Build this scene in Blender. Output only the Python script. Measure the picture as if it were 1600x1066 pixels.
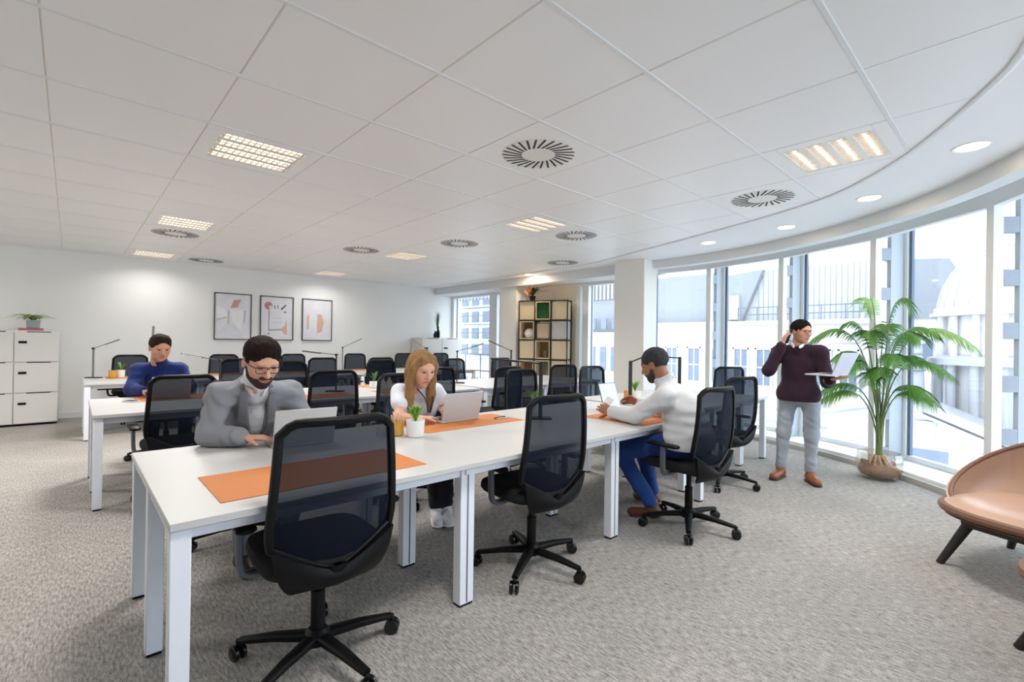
import bpy, math, random
import numpy as np
from mathutils import Vector, Matrix
for _o in list(bpy.data.objects): bpy.data.objects.remove(_o, do_unlink=True)
random.seed(7)
scene = bpy.context.scene
COL = scene.collection
R = math.radians

# ------------------------------------------------------------------ camera
def camera_axes(yaw, pitch, roll):
    f = Vector((math.sin(yaw)*math.cos(pitch), math.cos(yaw)*math.cos(pitch), math.sin(pitch)))
    r0 = Vector((math.cos(yaw), -math.sin(yaw), 0)); u0 = r0.cross(f)
    return r0*math.cos(roll)+u0*math.sin(roll), u0*math.cos(roll)-r0*math.sin(roll), f
cam_d = bpy.data.cameras.new('camera'); cam = bpy.data.objects.new('camera', cam_d); COL.objects.link(cam)
_r, _u, _f = camera_axes(R(42.77), R(0.15), R(0.80))
_m = Matrix((_r, _u, -_f)).transposed().to_4x4(); _m.translation = (0, 0, 1.345)
cam.matrix_world = _m
cam_d.sensor_width = 36; cam_d.lens = 745.5*36/1600; cam_d.clip_start = .05; cam_d.clip_end = 300
scene.camera = cam

# ------------------------------------------------------------------ sky and exposure
SKY = 2.5
FIXTURE_W = 20
w = bpy.data.worlds.new('world'); scene.world = w; w.use_nodes = True
_n = w.node_tree.nodes; _bg = _n['Background']
_bg.inputs['Color'].default_value = (.78, .89, 1, 1); _bg.inputs['Strength'].default_value = SKY
scene.view_settings.view_transform = 'Standard'; scene.view_settings.look = 'None'
scene.view_settings.gamma = 1; scene.view_settings.use_curve_mapping = False
scene.view_settings.exposure = 0.78

# ------------------------------------------------------------------ materials
def srgb(r, g, b):
    return tuple(((c/255)/12.92 if c/255 <= .04045 else ((c/255+.055)/1.055)**2.4) for c in (r, g, b))
MATS = {}
def pmat(name, rgb, rough=.5, metal=0, var=.06, scale=30, bump=0, bscale=200, spec=.5, alpha=None, stretch=None, emit=0, sheen=0, coat=0, trans=0):
    if name in MATS: return MATS[name]
    m = bpy.data.materials.new(name); m.use_nodes = True; nt = m.node_tree; N = nt.nodes; L = nt.links
    b = N['Principled BSDF']; c = srgb(*rgb)
    tc = N.new('ShaderNodeTexCoord'); mp = N.new('ShaderNodeMapping'); L.new(tc.outputs['Object'], mp.inputs[0])
    if stretch: mp.inputs['Scale'].default_value = stretch
    nz = N.new('ShaderNodeTexNoise'); nz.inputs['Scale'].default_value = scale; nz.inputs['Detail'].default_value = 3
    L.new(mp.outputs[0], nz.inputs['Vector'])
    rp = N.new('ShaderNodeMix'); rp.data_type = 'RGBA'
    rp.inputs[6].default_value = tuple(x*(1-var) for x in c)+(1,)
    rp.inputs[7].default_value = tuple(min(1, x*(1+var)) for x in c)+(1,)
    L.new(nz.outputs['Fac'], rp.inputs[0]); L.new(rp.outputs[2], b.inputs['Base Color'])
    b.inputs['Roughness'].default_value = rough; b.inputs['Metallic'].default_value = metal
    b.inputs['Specular IOR Level'].default_value = spec
    if sheen: b.inputs['Sheen Weight'].default_value = sheen
    if coat: b.inputs['Coat Weight'].default_value = coat
    if trans: b.inputs['Transmission Weight'].default_value = trans
    if emit:
        L.new(rp.outputs[2], b.inputs['Emission Color']); b.inputs['Emission Strength'].default_value = emit
    if bump:
        n2 = N.new('ShaderNodeTexNoise'); n2.inputs['Scale'].default_value = bscale; n2.inputs['Detail'].default_value = 2
        L.new(mp.outputs[0], n2.inputs['Vector'])
        bp = N.new('ShaderNodeBump'); bp.inputs['Strength'].default_value = bump; bp.inputs['Distance'].default_value = .01
        L.new(n2.outputs['Fac'], bp.inputs['Height']); L.new(bp.outputs[0], b.inputs['Normal'])
    if alpha is not None:
        t = N.new('ShaderNodeBsdfTransparent'); t.inputs[0].default_value = (.80, .89, 1, 1); mx = N.new('ShaderNodeMixShader'); mx.inputs[0].default_value = alpha
        L.new(t.outputs[0], mx.inputs[1]); L.new(b.outputs[0], mx.inputs[2])
        L.new(mx.outputs[0], N['Material Output'].inputs['Surface'])
    MATS[name] = m
    return m
def glass_mat(name, tint=(1, 1, 1), refl=.06):
    if name in MATS: return MATS[name]
    m = bpy.data.materials.new(name); m.use_nodes = True; nt = m.node_tree; N = nt.nodes; L = nt.links
    N.remove(N['Principled BSDF'])
    t = N.new('ShaderNodeBsdfTransparent'); t.inputs[0].default_value = tint+(1,)
    g = N.new('ShaderNodeBsdfGlossy'); g.inputs['Roughness'].default_value = .02
    nz = N.new('ShaderNodeTexNoise'); nz.inputs['Scale'].default_value = 2
    mr = N.new('ShaderNodeMapRange'); mr.inputs[3].default_value = refl*.8; mr.inputs[4].default_value = refl*1.2
    L.new(nz.outputs['Fac'], mr.inputs[0])
    mx = N.new('ShaderNodeMixShader'); L.new(mr.outputs[0], mx.inputs[0])
    L.new(t.outputs[0], mx.inputs[1]); L.new(g.outputs[0], mx.inputs[2])
    L.new(mx.outputs[0], N['Material Output'].inputs['Surface'])
    MATS[name] = m
    return m
def carpet_mat():
    m = bpy.data.materials.new('carpet'); m.use_nodes = True; nt = m.node_tree; N = nt.nodes; L = nt.links; b = N['Principled BSDF']
    tc = N.new('ShaderNodeTexCoord')
    def noise(scale, st, det=2):
        mp = N.new('ShaderNodeMapping'); mp.inputs['Scale'].default_value = st; L.new(tc.outputs['Object'], mp.inputs[0])
        n = N.new('ShaderNodeTexNoise'); n.inputs['Scale'].default_value = scale; n.inputs['Detail'].default_value = det
        L.new(mp.outputs[0], n.inputs['Vector']); return n
    a = noise(105, (1, .22, 1)); c = noise(240, (1, .45, 1)); big = noise(2.2, (1, 1, 1), 4)
    r1 = N.new('ShaderNodeValToRGB'); e = r1.color_ramp.elements
    e[0].position = .36; e[0].color = srgb(128, 123, 118)+(1,); e[1].position = .62; e[1].color = srgb(194, 189, 182)+(1,)
    ad = N.new('ShaderNodeMath'); ad.operation = 'MULTIPLY_ADD'; ad.inputs[1].default_value = .45; L.new(c.outputs['Fac'], ad.inputs[0])
    sc = N.new('ShaderNodeMath'); sc.operation = 'MULTIPLY'; sc.inputs[1].default_value = .55; L.new(a.outputs['Fac'], sc.inputs[0]); L.new(sc.outputs[0], ad.inputs[2])
    L.new(ad.outputs[0], r1.inputs[0])
    mx = N.new('ShaderNodeMix'); mx.data_type = 'RGBA'; mx.blend_type = 'MULTIPLY'; mx.inputs[0].default_value = .25
    L.new(r1.outputs[0], mx.inputs[6]); L.new(big.outputs['Fac'], mx.inputs[7]); L.new(mx.outputs[2], b.inputs['Base Color'])
    b.inputs['Roughness'].default_value = .95; b.inputs['Specular IOR Level'].default_value = .1
    bp = N.new('ShaderNodeBump'); bp.inputs['Strength'].default_value = .35; bp.inputs['Distance'].default_value = .004
    L.new(ad.outputs[0], bp.inputs['Height']); L.new(bp.outputs[0], b.inputs['Normal'])
    MATS['carpet'] = m; return m
white_paint = pmat('white_paint', (246, 246, 243), .6, var=.015, scale=3)
ceil_paint = pmat('ceiling_metal', (249, 249, 248), .42, var=.01, scale=2, spec=.35)
trim_white = pmat('trim_white', (236, 238, 238), .4, var=.02)
fin_grey = pmat('fin_grey', (176, 184, 190), .45, var=.02)
dark_slot = pmat('dark_slot', (60, 60, 62), .8)
desk_white = pmat('desk_white', (198, 196, 193), .38, var=.012, scale=4)
desk_edge = pmat('desk_edge', (232, 222, 214), .5)
alu = pmat('leg_aluminium', (236, 238, 245), .45, metal=0, var=.02)
black_plastic = pmat('black_plastic', (9, 9, 11), .5, var=.1, spec=.22)
black_gloss = pmat('black_castor', (14, 14, 16), .22, var=.1)
grey_plastic = pmat('grey_plastic', (92, 96, 104), .4)
seat_fabric = pmat('seat_fabric', (13, 14, 17), .9, var=.2, scale=300, bump=.3, bscale=600)
mesh_fabric = pmat('mesh_fabric', (14, 20, 33), .8, var=.15, scale=500, spec=.15, alpha=.885)
tan_felt = pmat('tan_leather_mat', (201, 122, 62), .7, var=.08, scale=120, bump=.1, bscale=400)
silver = pmat('laptop_silver', (196, 197, 198), .4, metal=.15, var=.01)
screen_dark = pmat('laptop_screen', (40, 44, 52), .15)
window_glass = glass_mat('window_glass', (.97, .985, 1), .05)
thin_glass = glass_mat('thin_glass', (.93, .96, .95), .12)

# ------------------------------------------------------------------ mesh builder
class MB:
    def __init__(s): s.v = []; s.f = []
    def add(s, vs, fs):
        o = len(s.v); s.v.extend([tuple(p) for p in vs]); s.f.extend([tuple(i+o for i in q) for q in fs]); return s
    def box(s, x0, x1, y0, y1, z0, z1, b=.004, M=None):
        b = min(b, (x1-x0)*.45, (y1-y0)*.45, (z1-z0)*.45)
        if b <= 0:
            vs = [(x, y, z) for z in (z0, z1) for y in (y0, y1) for x in (x0, x1)]
            fs = [(0, 2, 3, 1), (4, 5, 7, 6), (0, 1, 5, 4), (2, 6, 7, 3), (0, 4, 6, 2), (1, 3, 7, 5)]
        else:
            vs = []; idx = {}
            for sz in (0, 1):
                for sy in (0, 1):
                    for sx in (0, 1):
                        p = (x1 if sx else x0, y1 if sy else y0, z1 if sz else z0)
                        d = (-b if sx else b, -b if sy else b, -b if sz else b)
                        for ax in range(3):
                            q = [p[k]+(d[k] if k != ax else 0) for k in range(3)]
                            idx[(sx, sy, sz, ax)] = len(vs); vs.append(q)
            fs = []
            for ax in range(3):
                a1, a2 = (ax+1) % 3, (ax+2) % 3
                for sd in (0, 1):
                    q = []
                    for (i, j) in ((0, 0), (1, 0), (1, 1), (0, 1)):
                        k = [0, 0, 0]; k[ax] = sd; k[a1] = i; k[a2] = j; q.append(idx[tuple(k)+(ax,)])
                    fs.append(q if sd else q[::-1])
                for i in (0, 1):
                    for j in (0, 1):
                        k0 = [0, 0, 0]; k0[a1] = i; k0[a2] = j; k1 = list(k0); k1[ax] = 1
                        q = [idx[tuple(k0)+(a1,)], idx[tuple(k1)+(a1,)], idx[tuple(k1)+(a2,)], idx[tuple(k0)+(a2,)]]
                        fs.append(q if (i ^ j) else q[::-1])
            for sx in (0, 1):
                for sy in (0, 1):
                    for sz in (0, 1):
                        q = [idx[(sx, sy, sz, a)] for a in range(3)]
                        fs.append(q if (sx+sy+sz) % 2 else q[::-1])
        if M is not None: vs = [tuple(M @ Vector(p)) for p in vs]
        return s.add(vs, fs)
    def cyl(s, p0, p1, r0, r1=None, n=16, caps=True):
        r1 = r0 if r1 is None else r1
        return s.tube([p0, p1], [r0, r1], n, caps)
    def tube(s, path, r, n=8, caps=True, closed=False, flat=None, up=None):
        P = [Vector(p) for p in path]; m = len(P)
        if not isinstance(r, (list, tuple)): r = [r]*m
        vs = []; prev = None
        for i in range(m):
            if closed: t = P[(i+1) % m]-P[i-1]
            else: t = P[min(i+1, m-1)]-P[max(i-1, 0)]
            if t.length < 1e-9: t = Vector((0, 0, 1))
            t.normalize()
            if prev is None:
                a = Vector(up) if up else (Vector((0, 0, 1)) if abs(t.z) < .9 else Vector((1, 0, 0)))
            else: a = prev
            x = a-t*a.dot(t)
            if x.length < 1e-6: x = t.orthogonal()
            x.normalize(); prev = x; y = t.cross(x)
            for k in range(n):
                an = 2*math.pi*k/n
                cx, cy = math.cos(an), math.sin(an)
                if flat: # superellipse section (half extents multiply r)
                    e = flat[2] if len(flat) > 2 else 1
                    cx = math.copysign(abs(cx)**e, cx)*flat[0]; cy = math.copysign(abs(cy)**e, cy)*flat[1]
                vs.append(P[i]+x*cx*r[i]+y*cy*r[i])
        fs = []
        for i in range(m if closed else m-1):
            j = (i+1) % m
            for k in range(n):
                fs.append((i*n+k, i*n+(k+1) % n, j*n+(k+1) % n, j*n+k))
        if caps and not closed:
            fs.append(tuple(range(n))[::-1]); fs.append(tuple((m-1)*n+k for k in range(n)))
        return s.add(vs, fs)
    def lathe(s, prof, n=24, c=(0, 0, 0), M=None):
        vs = []; fs = []; m = len(prof)
        for (r, z) in prof:
            for k in range(n):
                a = 2*math.pi*k/n; vs.append(Vector((c[0]+r*math.cos(a), c[1]+r*math.sin(a), c[2]+z)))
        for i in range(m-1):
            for k in range(n): fs.append((i*n+k, i*n+(k+1) % n, (i+1)*n+(k+1) % n, (i+1)*n+k))
        if prof[0][0] > 1e-5: fs.append(tuple(range(n))[::-1])
        if prof[-1][0] > 1e-5: fs.append(tuple((m-1)*n+k for k in range(n)))
        if M is not None: vs = [M @ p for p in vs]
        return s.add(vs, fs)
    def patch(s, fn, nu, nv, thick=0):
        P = [[Vector(fn(i/nu, j/nv)) for j in range(nv+1)] for i in range(nu+1)]
        vs = [p for row in P for p in row]; W = nv+1
        fs = [(i*W+j, (i+1)*W+j, (i+1)*W+j+1, i*W+j+1) for i in range(nu) for j in range(nv)]
        if thick:
            nr = [Vector()]*len(vs); nr = [Vector() for _ in vs]
            for q in fs:
                a = (vs[q[2]]-vs[q[0]]).cross(vs[q[3]]-vs[q[1]])
                for k in q: nr[k] += a
            nr = [x.normalized() if x.length > 0 else Vector((0, 0, 1)) for x in nr]
            o = len(vs); vs2 = [vs[k]-nr[k]*thick for k in range(o)]
            fs2 = [tuple(k+o for k in q[::-1]) for q in fs]
            edge = [i*W for i in range(nu+1)]+[nu*W+j for j in range(1, nv+1)]+[i*W+nv for i in range(nu-1, -1, -1)]+[j for j in range(nv-1, 0, -1)]
            fs3 = [(edge[(k+1) % len(edge)], edge[k], edge[k]+o, edge[(k+1) % len(edge)]+o) for k in range(len(edge))]
            vs += vs2; fs = fs+fs2+fs3
        return s.add(vs, fs)
    def prism(s, poly, z0, z1):
        n = len(poly)
        vs = [(p[0], p[1], z0) for p in poly]+[(p[0], p[1], z1) for p in poly]
        fs = [tuple(range(n))[::-1], tuple(range(n, 2*n))]+[(i, (i+1) % n, n+(i+1) % n, n+i) for i in range(n)]
        return s.add(vs, fs)
    def mesh(s, name, mat, smooth=40):
        me = bpy.data.meshes.new(name); me.from_pydata(s.v, [], s.f)
        if mat is not None: me.materials.append(mat)
        if smooth:
            me.polygons.foreach_set('use_smooth', [True]*len(me.polygons)); me.set_sharp_from_angle(angle=R(smooth))
        me.update(); return me
    def build(s, name, mat, parent=None, smooth=40, loc=None, **kw):
        o = bpy.data.objects.new(name, s.mesh(name, mat, smooth)); COL.objects.link(o)
        if parent is not None: o.parent = parent
        if loc is not None: o.location = loc
        for k, v in kw.items(): o[k] = v
        return o
def thing(name, label, cat, loc=(0, 0, 0), rz=0, group=None, parent=None):
    o = bpy.data.objects.new(name, None); COL.objects.link(o); o.location = loc; o.rotation_euler = (0, 0, rz)
    o.empty_display_size = .1
    if label: o['label'] = label
    if cat: o['category'] = cat
    if group: o['group'] = group
    return o
def tag(o, label, cat, group=None):
    o['label'] = label; o['category'] = cat
    if group: o['group'] = group
    return o
def struct(o): o['kind'] = 'structure'; return o
KIDS = {}
def copy_tree(o, parent=None):
    c = o.copy(); COL.objects.link(c); c.parent = parent
    for ch in o.children: copy_tree(ch, c)
    return c
def place(proto, loc, rz, label=None, group=None):
    c = copy_tree(proto); c.location = loc; c.rotation_euler = (0, 0, rz)
    if label: c['label'] = label
    if group: c['group'] = group
    return c
def purge(o):
    for ch in list(o.children): purge(ch)
    bpy.data.objects.remove(o, do_unlink=True)
def smooth_path(pts, n=6, closed=False):
    P = [Vector(p) for p in pts]; out = []; m = len(P)
    rng = range(m) if closed else range(m-1)
    for i in rng:
        p0 = P[i-1] if (closed or i > 0) else P[0]; p1 = P[i]; p2 = P[(i+1) % m]; p3 = P[(i+2) % m] if (closed or i+2 < m) else P[-1]
        for k in range(n):
            t = k/n
            out.append(.5*((2*p1)+(p2-p0)*t+(2*p0-5*p1+4*p2-p3)*t*t+(3*p1-p0-3*p2+p3)*t**3))
    if not closed: out.append(P[-1])
    return out
# ================================================================== THE ROOM
CE = 2.73
AC = (2.75, 3.85)                       # centre of the curved glass front
def arc(th, r): return (AC[0]+r*math.cos(R(th)), AC[1]+r*math.sin(R(th)))
XR, YB, XL, YF = 7.75, 10.65, -4.2, -4.3
def arc_line(r, a0=-60, a1=8, n=24): return [arc(a0+(a1-a0)*i/n, r) for i in range(n+1)]
outl = [(XL, YF), (.7, YF)]+arc_line(5.25)+[(XR+.1, 4.75), (XR+.1, YB), (XL, YB)]
floor = struct(MB().prism(outl, -.12, 0).build('floor', carpet_mat(), smooth=0))
floor['label'] = 'grey beige woven carpet across the whole office'
# ---- ceiling: slab, plaster margin, metal panels, curved track
ceiling = struct(MB().prism(outl, CE+.03, CE+.2).build('ceiling', white_paint, smooth=0))
ceiling['label'] = 'white suspended metal panel ceiling'
track = [(-4.2, -.95), (1.2, -.25), (2.4, -.12), (3.2, .02), (3.57, .16), (3.97, .36), (4.35, .58), (4.63, .78), (4.88, 1.0), (5.09, 1.23), (5.29, 1.56), (5.46, 1.92), (5.63, 2.36), (5.9, 3.1), (6.2, 3.95), (6.56, 5.0), (6.62, 5.45), (6.66, 7.0), (6.70, YB)]
tr = [tuple(p) for p in smooth_path([(a, b, 0) for a, b in track], 3)]
outer = [(-4.2, YF), (-2, YF), (.0, YF), (.3, -3.62), (1.25, -2.88), (2.55, -1.87), (3.95, -.78)]+arc_line(4.4, -60, 4, 14)+[(7.15, 5.2), (7.15, 7), (7.15, 9), (7.15, YB)]
def resample(pl, n):
    d = [0]
    for a, b in zip(pl, pl[1:]): d.append(d[-1]+math.hypot(b[0]-a[0], b[1]-a[1]))
    out = []
    for i in range(n+1):
        t = d[-1]*i/n; k = 0
        while k < len(d)-2 and d[k+1] < t: k += 1
        u = (t-d[k])/max(1e-9, d[k+1]-d[k]); out.append((pl[k][0]+(pl[k+1][0]-pl[k][0])*u, pl[k][1]+(pl[k+1][1]-pl[k][1])*u))
    return out
A_, B_ = resample(tr, 70), resample(outer, 70)
mb = MB()
vs = [(a[0], a[1], CE) for a in A_]+[(b[0], b[1], CE) for b in B_]+[(a[0], a[1], CE+.05) for a in A_]+[(b[0], b[1], CE+.05) for b in B_]
fs = []
for i in range(70):
    fs += [(i, 71+i, 72+i, i+1), (142+i, 143+i, 214+i, 213+i), (i, i+1, 143+i, 142+i), (71+i, 213+i, 214+i, 72+i)]
mb.add(vs, fs)
struct(mb.build('ceiling_margin', pmat('plaster', (246, 247, 248), .7, var=.01, scale=2), smooth=0))
struct(MB().tube([(p[0], p[1], CE-.004) for p in tr], .016, 6, flat=(.8, 1.3)).build('trim_1', trim_white))
GX, GY, TS = .635, 2.83, .75
hull = [(p[0], p[1]) for p in tr]
def clip_cell(x0, y0, x1, y1):
    poly = [(x0, y0), (x1, y0), (x1, y1), (x0, y1)]
    for a, b in zip(hull, hull[1:]):
        nx, ny = -(b[1]-a[1]), b[0]-a[0]; ln = math.hypot(nx, ny); nx /= ln; ny /= ln
        def d(p): return (p[0]-a[0])*nx+(p[1]-a[1])*ny-.012
        out = []
        for i in range(len(poly)):
            p, q = poly[i], poly[(i+1) % len(poly)]; dp, dq = d(p), d(q)
            if dp >= 0: out.append(p)
            if (dp >= 0) != (dq >= 0):
                t = dp/(dp-dq); out.append((p[0]+(q[0]-p[0])*t, p[1]+(q[1]-p[1])*t))
        poly = out
        if len(poly) < 3: return []
    return poly
LIGHTS = [(1.01, .95), (1.01, 3.95), (1.01, 6.95), (1.01, 9.955), (4.01, .95), (4.01, 3.95), (4.01, 6.95), (4.01, 9.955), (-1.99, 3.95), (-1.99, 6.95), (-1.99, 9.955)]
DIFF = [(2.51, 2.455), (4.76, 1.705), (1.01, 7.705), (4.76, 3.955), (4.01, 5.455), (3.26, 6.955), (6.21, 5.455), (1.76, 9.955)]
special = {(round((x-GX-TS/2)/TS), round((y-GY-TS/2)/TS)) for x, y in LIGHTS+DIFF[:6]+DIFF[7:]}
gap = .003
pm = MB().box(-TS/2+gap, TS/2-gap, -TS/2+gap, TS/2-gap, 0, .018, .004).mesh('ceiling_panel', ceil_paint, 0)
for i in range(-7, 9):
    for j in range(-6, 11):
        x0, y0 = GX+i*TS, GY+j*TS
        if (i, j) in special: continue
        y1 = min(y0+TS, YB); x0c = max(x0, XL)
        if y1-y0 < .1 or y1 < -1.2: continue
        poly = clip_cell(x0c+gap, y0+gap, x0+TS-gap, y1-gap)
        if len(poly) < 3: continue
        ar = abs(sum(poly[k][0]*poly[(k+1) % len(poly)][1]-poly[(k+1) % len(poly)][0]*poly[k][1] for k in range(len(poly))))/2
        if ar < .004: continue
        if ar > .54:
            o = bpy.data.objects.new('ceiling_panel', pm); COL.objects.link(o); o.location = (x0+TS/2, y0+TS/2, CE)
        else:
            o = MB().prism(poly, CE, CE+.018).build('ceiling_panel', ceil_paint, smooth=0)
        o.parent = ceiling
# white ribs along one direction of the grid
for j in range(-4, 11):
    y = GY+j*TS
    if y > YB-.05: continue
    xe = 6.6
    for a, b in zip(hull, hull[1:]):
        if min(a[1], b[1]) <= y <= max(a[1], b[1]) and a[1] != b[1]: xe = a[0]+(b[0]-a[0])*(y-a[1])/(b[1]-a[1])
    if y < -.9: continue
    o = MB().box(XL+.02, xe-.02, y-.013, y+.013, CE-.004, CE+.02, .003).build('ceiling_rib', trim_white, ceiling)
rail_mat = pmat('rail_tan', (226, 220, 210), .6)
for i in range(-6, 9):
    x = GX+i*TS; ys_ = -1.0
    for a, b in zip(hull, hull[1:]):
        if min(a[0], b[0]) <= x <= max(a[0], b[0]) and a[0] != b[0]: ys_ = a[1]+(b[1]-a[1])*(x-a[0])/(b[0]-a[0])
    if x > 6.45: continue
    MB().box(x-.012, x+.012, ys_+.03, YB, CE+.005, CE+.0175, 0).build('ceiling_rail', rail_mat, ceiling, smooth=0)
# ---- walls
struct(MB().box(XL, XR+.1, YB, YB+.15, 0, CE+.2, 0).build('wall_back', white_paint, smooth=0))['label'] = 'plain white back wall carrying three framed pictures'
struct(MB().box(XL-.15, XL, YF, YB+.15, 0, CE+.2, 0).build('wall_left', white_paint, smooth=0))
struct(MB().box(XL-.15, .6, YF-.15, YF, 0, CE+.2, 0).build('wall_front', white_paint, smooth=0))
struct(MB().box(XL, 6.9, YB-.014, YB, 0, .1, .004).build('baseboard_back', trim_white))
struct(MB().box(XL, XL+.014, YF, YB, 0, .1, .004).build('baseboard_left', trim_white))
cream = pmat('cream_wall', (244, 237, 220), .7, var=.02, scale=3)
struct(MB().box(7.62, XR+.1, 6.3, 8.35, 0, CE+.2, 0).build('wall_right', cream, smooth=0))['label'] = 'cream wall behind the open shelf'
struct(MB().box(6.8, 7.2, 4.22, 4.8, 0, CE+.1, .01).build('wall_pillar_near', pmat('pillar_paint', (249, 246, 238), .7, var=.02, scale=3)))['label'] = 'square cream pillar between the windows'
struct(MB().box(7.15, 7.62, 7.6, 8.15, 0, CE+.1, .01).build('wall_pillar_far', white_paint))['label'] = 'square white pillar beside the open shelf'
# ---- bulkhead over the windows
def ring(r0, r1, z0, z1, a0=-62, a1=8, n=28):
    mb = MB(); vs = []
    for i in range(n+1):
        t = a0+(a1-a0)*i/n
        for r, z in ((r0, z0), (r1, z0), (r1, z1), (r0, z1)):
            x, y = arc(t, r); vs.append((x, y, z))
    fs = [(0, 1, 2, 3), tuple(n*4+k for k in (3, 2, 1, 0))]
    for i in range(n):
        for k in range(4): fs.append((i*4+k, i*4+4+k, i*4+4+(k+1) % 4, i*4+(k+1) % 4))
    return mb.add(vs, fs)
bulk = pmat('bulkhead', (228, 231, 232), .6, var=.01, scale=2)
struct(ring(4.33, 4.48, 2.60, CE+.05).build('trim_2', bulk))['label'] = 'curved white bulkhead over the window bays'
struct(MB().box(7.05, 7.62, 4.3, YB, 2.56, CE+.05, .004).build('trim_3', bulk))
struct(ring(4.47, 5.2, 2.79, 2.83).build('trim_4', dark_slot))  # recess soffit coloured dark to stand for the gap shadow behind the bulkhead
struct(ring(4.59, 4.64, 0, .05).build('trim_5', pmat('curb', (196, 192, 184), .6)))['label'] = 'beige curb where the carpet meets the window sill'
struct(ring(4.64, 5.24, .0, .08).build('trim_6', pmat('sill_white', (244, 245, 246), .5)))['label'] = 'white sill at the foot of the curved windows'
# ---- curved window bays with cellular mullions
POSTS = [-81.5, -66, -50.4, -34.4, -18.9, -4.8, 9.2]
post_side = pmat('post_beige', (206, 198, 186), .5)
dark_frame = pmat('dark_frame', (92, 104, 126), .4)
def radial(th, r0, r1, wd, z0, z1, b=.003):
    M = Matrix.Translation((AC[0], AC[1], 0)) @ Matrix.Rotation(R(th), 4, 'Z')
    return (r0, r1, -wd/2, wd/2, z0, z1, b, M)
wn = 0
for a, b in zip(POSTS, POSTS[1:]):
    if a < -70: continue
    wn += 1
    w_ = struct(thing('window_%d' % wn, 'tall curved-front window bay with cellular mullion', None)); del w_['label']
    mid = (a+b)/2
    w_['label'] = ['tall glass bay beside the tan armchair', 'tall glass bay behind the potted palm, dome outside', 'tall glass bay behind the standing man', 'tall glass bay behind the white shirted man', 'tall glass bay next to the cream pillar', 'glass bay'][wn-1]
    MB().box(*radial(b, 4.70, 4.78, .075, .08, 2.79)).build('post', trim_white, w_)
    MB().box(*radial(b, 4.71, 4.775, .004, .08, 2.79)).build('post_seal', post_side, w_, loc=None)
    MB().box(*radial(b, 4.91, 5.08, .05, .08, 2.79)).build('fin', fin_grey, w_)
    z = .08
    while z < 2.7:
        MB().box(*radial(b, 4.775, 4.915, .045, z, min(z+.14, 2.79))).build('rung', pmat('rung_grey', (150, 158, 170), .5), w_); z += .45
    for th, nm in ((b-.35, 'frame_stile'), (a+.35, 'frame_stile')):
        MB().box(*radial(th, 5.08, 5.17, .07, .08, 2.79)).build(nm, trim_white, w_)
    MB().box(*radial(b-.95, 5.10, 5.14, .03, .08, 2.79)).build('gasket', dark_frame, w_)
    p0, p1 = arc(a+.4, 5.13), arc(b-.4, 5.13)
    d = Vector((p1[0]-p0[0], p1[1]-p0[1], 0)); L_ = d.length; M = Matrix.Translation((p0[0], p0[1], 0)) @ Matrix.Rotation(math.atan2(d.y, d.x), 4, 'Z')
    MB().box(0, L_, -.006, .006, .1, 2.79, 0, M).build('pane', window_glass, w_, smooth=0)
    MB().box(0, L_, -.03, .03, .08, .14, .004, M).build('bottom_rail', trim_white, w_)
    MB().box(0, L_, -.035, .035, 2.70, 2.79, .004, M).build('top_rail', trim_white, w_)
    p0, p1 = arc(a, 4.735), arc(b, 4.735)
    d = Vector((p1[0]-p0[0], p1[1]-p0[1], 0)); L_ = d.length; M = Matrix.Translation((p0[0], p0[1], 0)) @ Matrix.Rotation(math.atan2(d.y, d.x), 4, 'Z')
    MB().box(.03, L_-.03, -.05, .03, 2.56, 2.70, .004, M).build('blind_box', trim_white, w_)
# straight window wall behind the photographer
s0, s1 = Vector((*arc(-60, 5.15), 0)), Vector((.6, YF, 0))
d = s1-s0; L_ = d.length; M = Matrix.Translation(s0) @ Matrix.Rotation(math.atan2(d.y, d.x), 4, 'Z')
w_ = struct(thing('window_7', None, None)); w_['label'] = 'straight row of glass bays beyond the armchairs'
for k in range(6):
    x = L_*k/5; MB().box(max(0, x-.12), min(L_, x+.12), -.1, .1, 0, CE+.1, .004, M).build('post', trim_white, w_)
    if k < 5: MB().box(x+.12, L_*(k+1)/5-.12, -.006, .006, .1, 2.6, 0, M).build('pane', window_glass, w_, smooth=0)
MB().box(0, L_, -.1, .1, 0, .1, .004, M).build('bottom_rail', trim_white, w_)
MB().box(0, L_, -.1, .1, 2.6, CE+.1, .004, M).build('top_rail', trim_white, w_)
struct(MB().box(0, L_, -.82, -.67, 2.60, CE+.05, .004, M).build('trim_7', bulk))
struct(MB().box(0, L_, -.56, -.51, 0, .05, .004, M).build('trim_8', MATS['curb']))
struct(MB().box(0, L_, -.51, 0, 0, .08, .004, M).build('trim_9', MATS['sill_white']))
# straight windows on the right towards the back
def flat_window(n, y0, y1, muls, label):
    w_ = struct(thing('window_%d' % n, None, None)); w_['label'] = label
    MB().box(7.66, 7.74, y0, y1, 0, .1, .004).build('bottom_rail', trim_white, w_)
    MB().box(7.60, 7.76, y0, y1, 2.5, CE+.1, .004).build('top_rail', trim_white, w_)
    for (m0, m1) in [(y0, y0+.1)]+muls+[(y1-.1, y1)]:
        MB().box(7.60, 7.76, m0, m1, .1, 2.5, .004).build('frame_stile', trim_white, w_)
        MB().box(7.70, 7.73, m0-.012, m0, .1, 2.5, .002).build('gasket', dark_frame, w_)
    MB().box(7.695, 7.705, y0+.05, y1-.05, .1, 2.5, 0).build('pane', window_glass, w_, smooth=0)
flat_window(8, 4.75, 6.3, [(5.98, 6.12)], 'narrow tall window between the cream pillar and the shelf')
flat_window(9, 8.35, YB, [(8.78, 9.05)], 'wide tall window in the far corner by the white cabinet')
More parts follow.
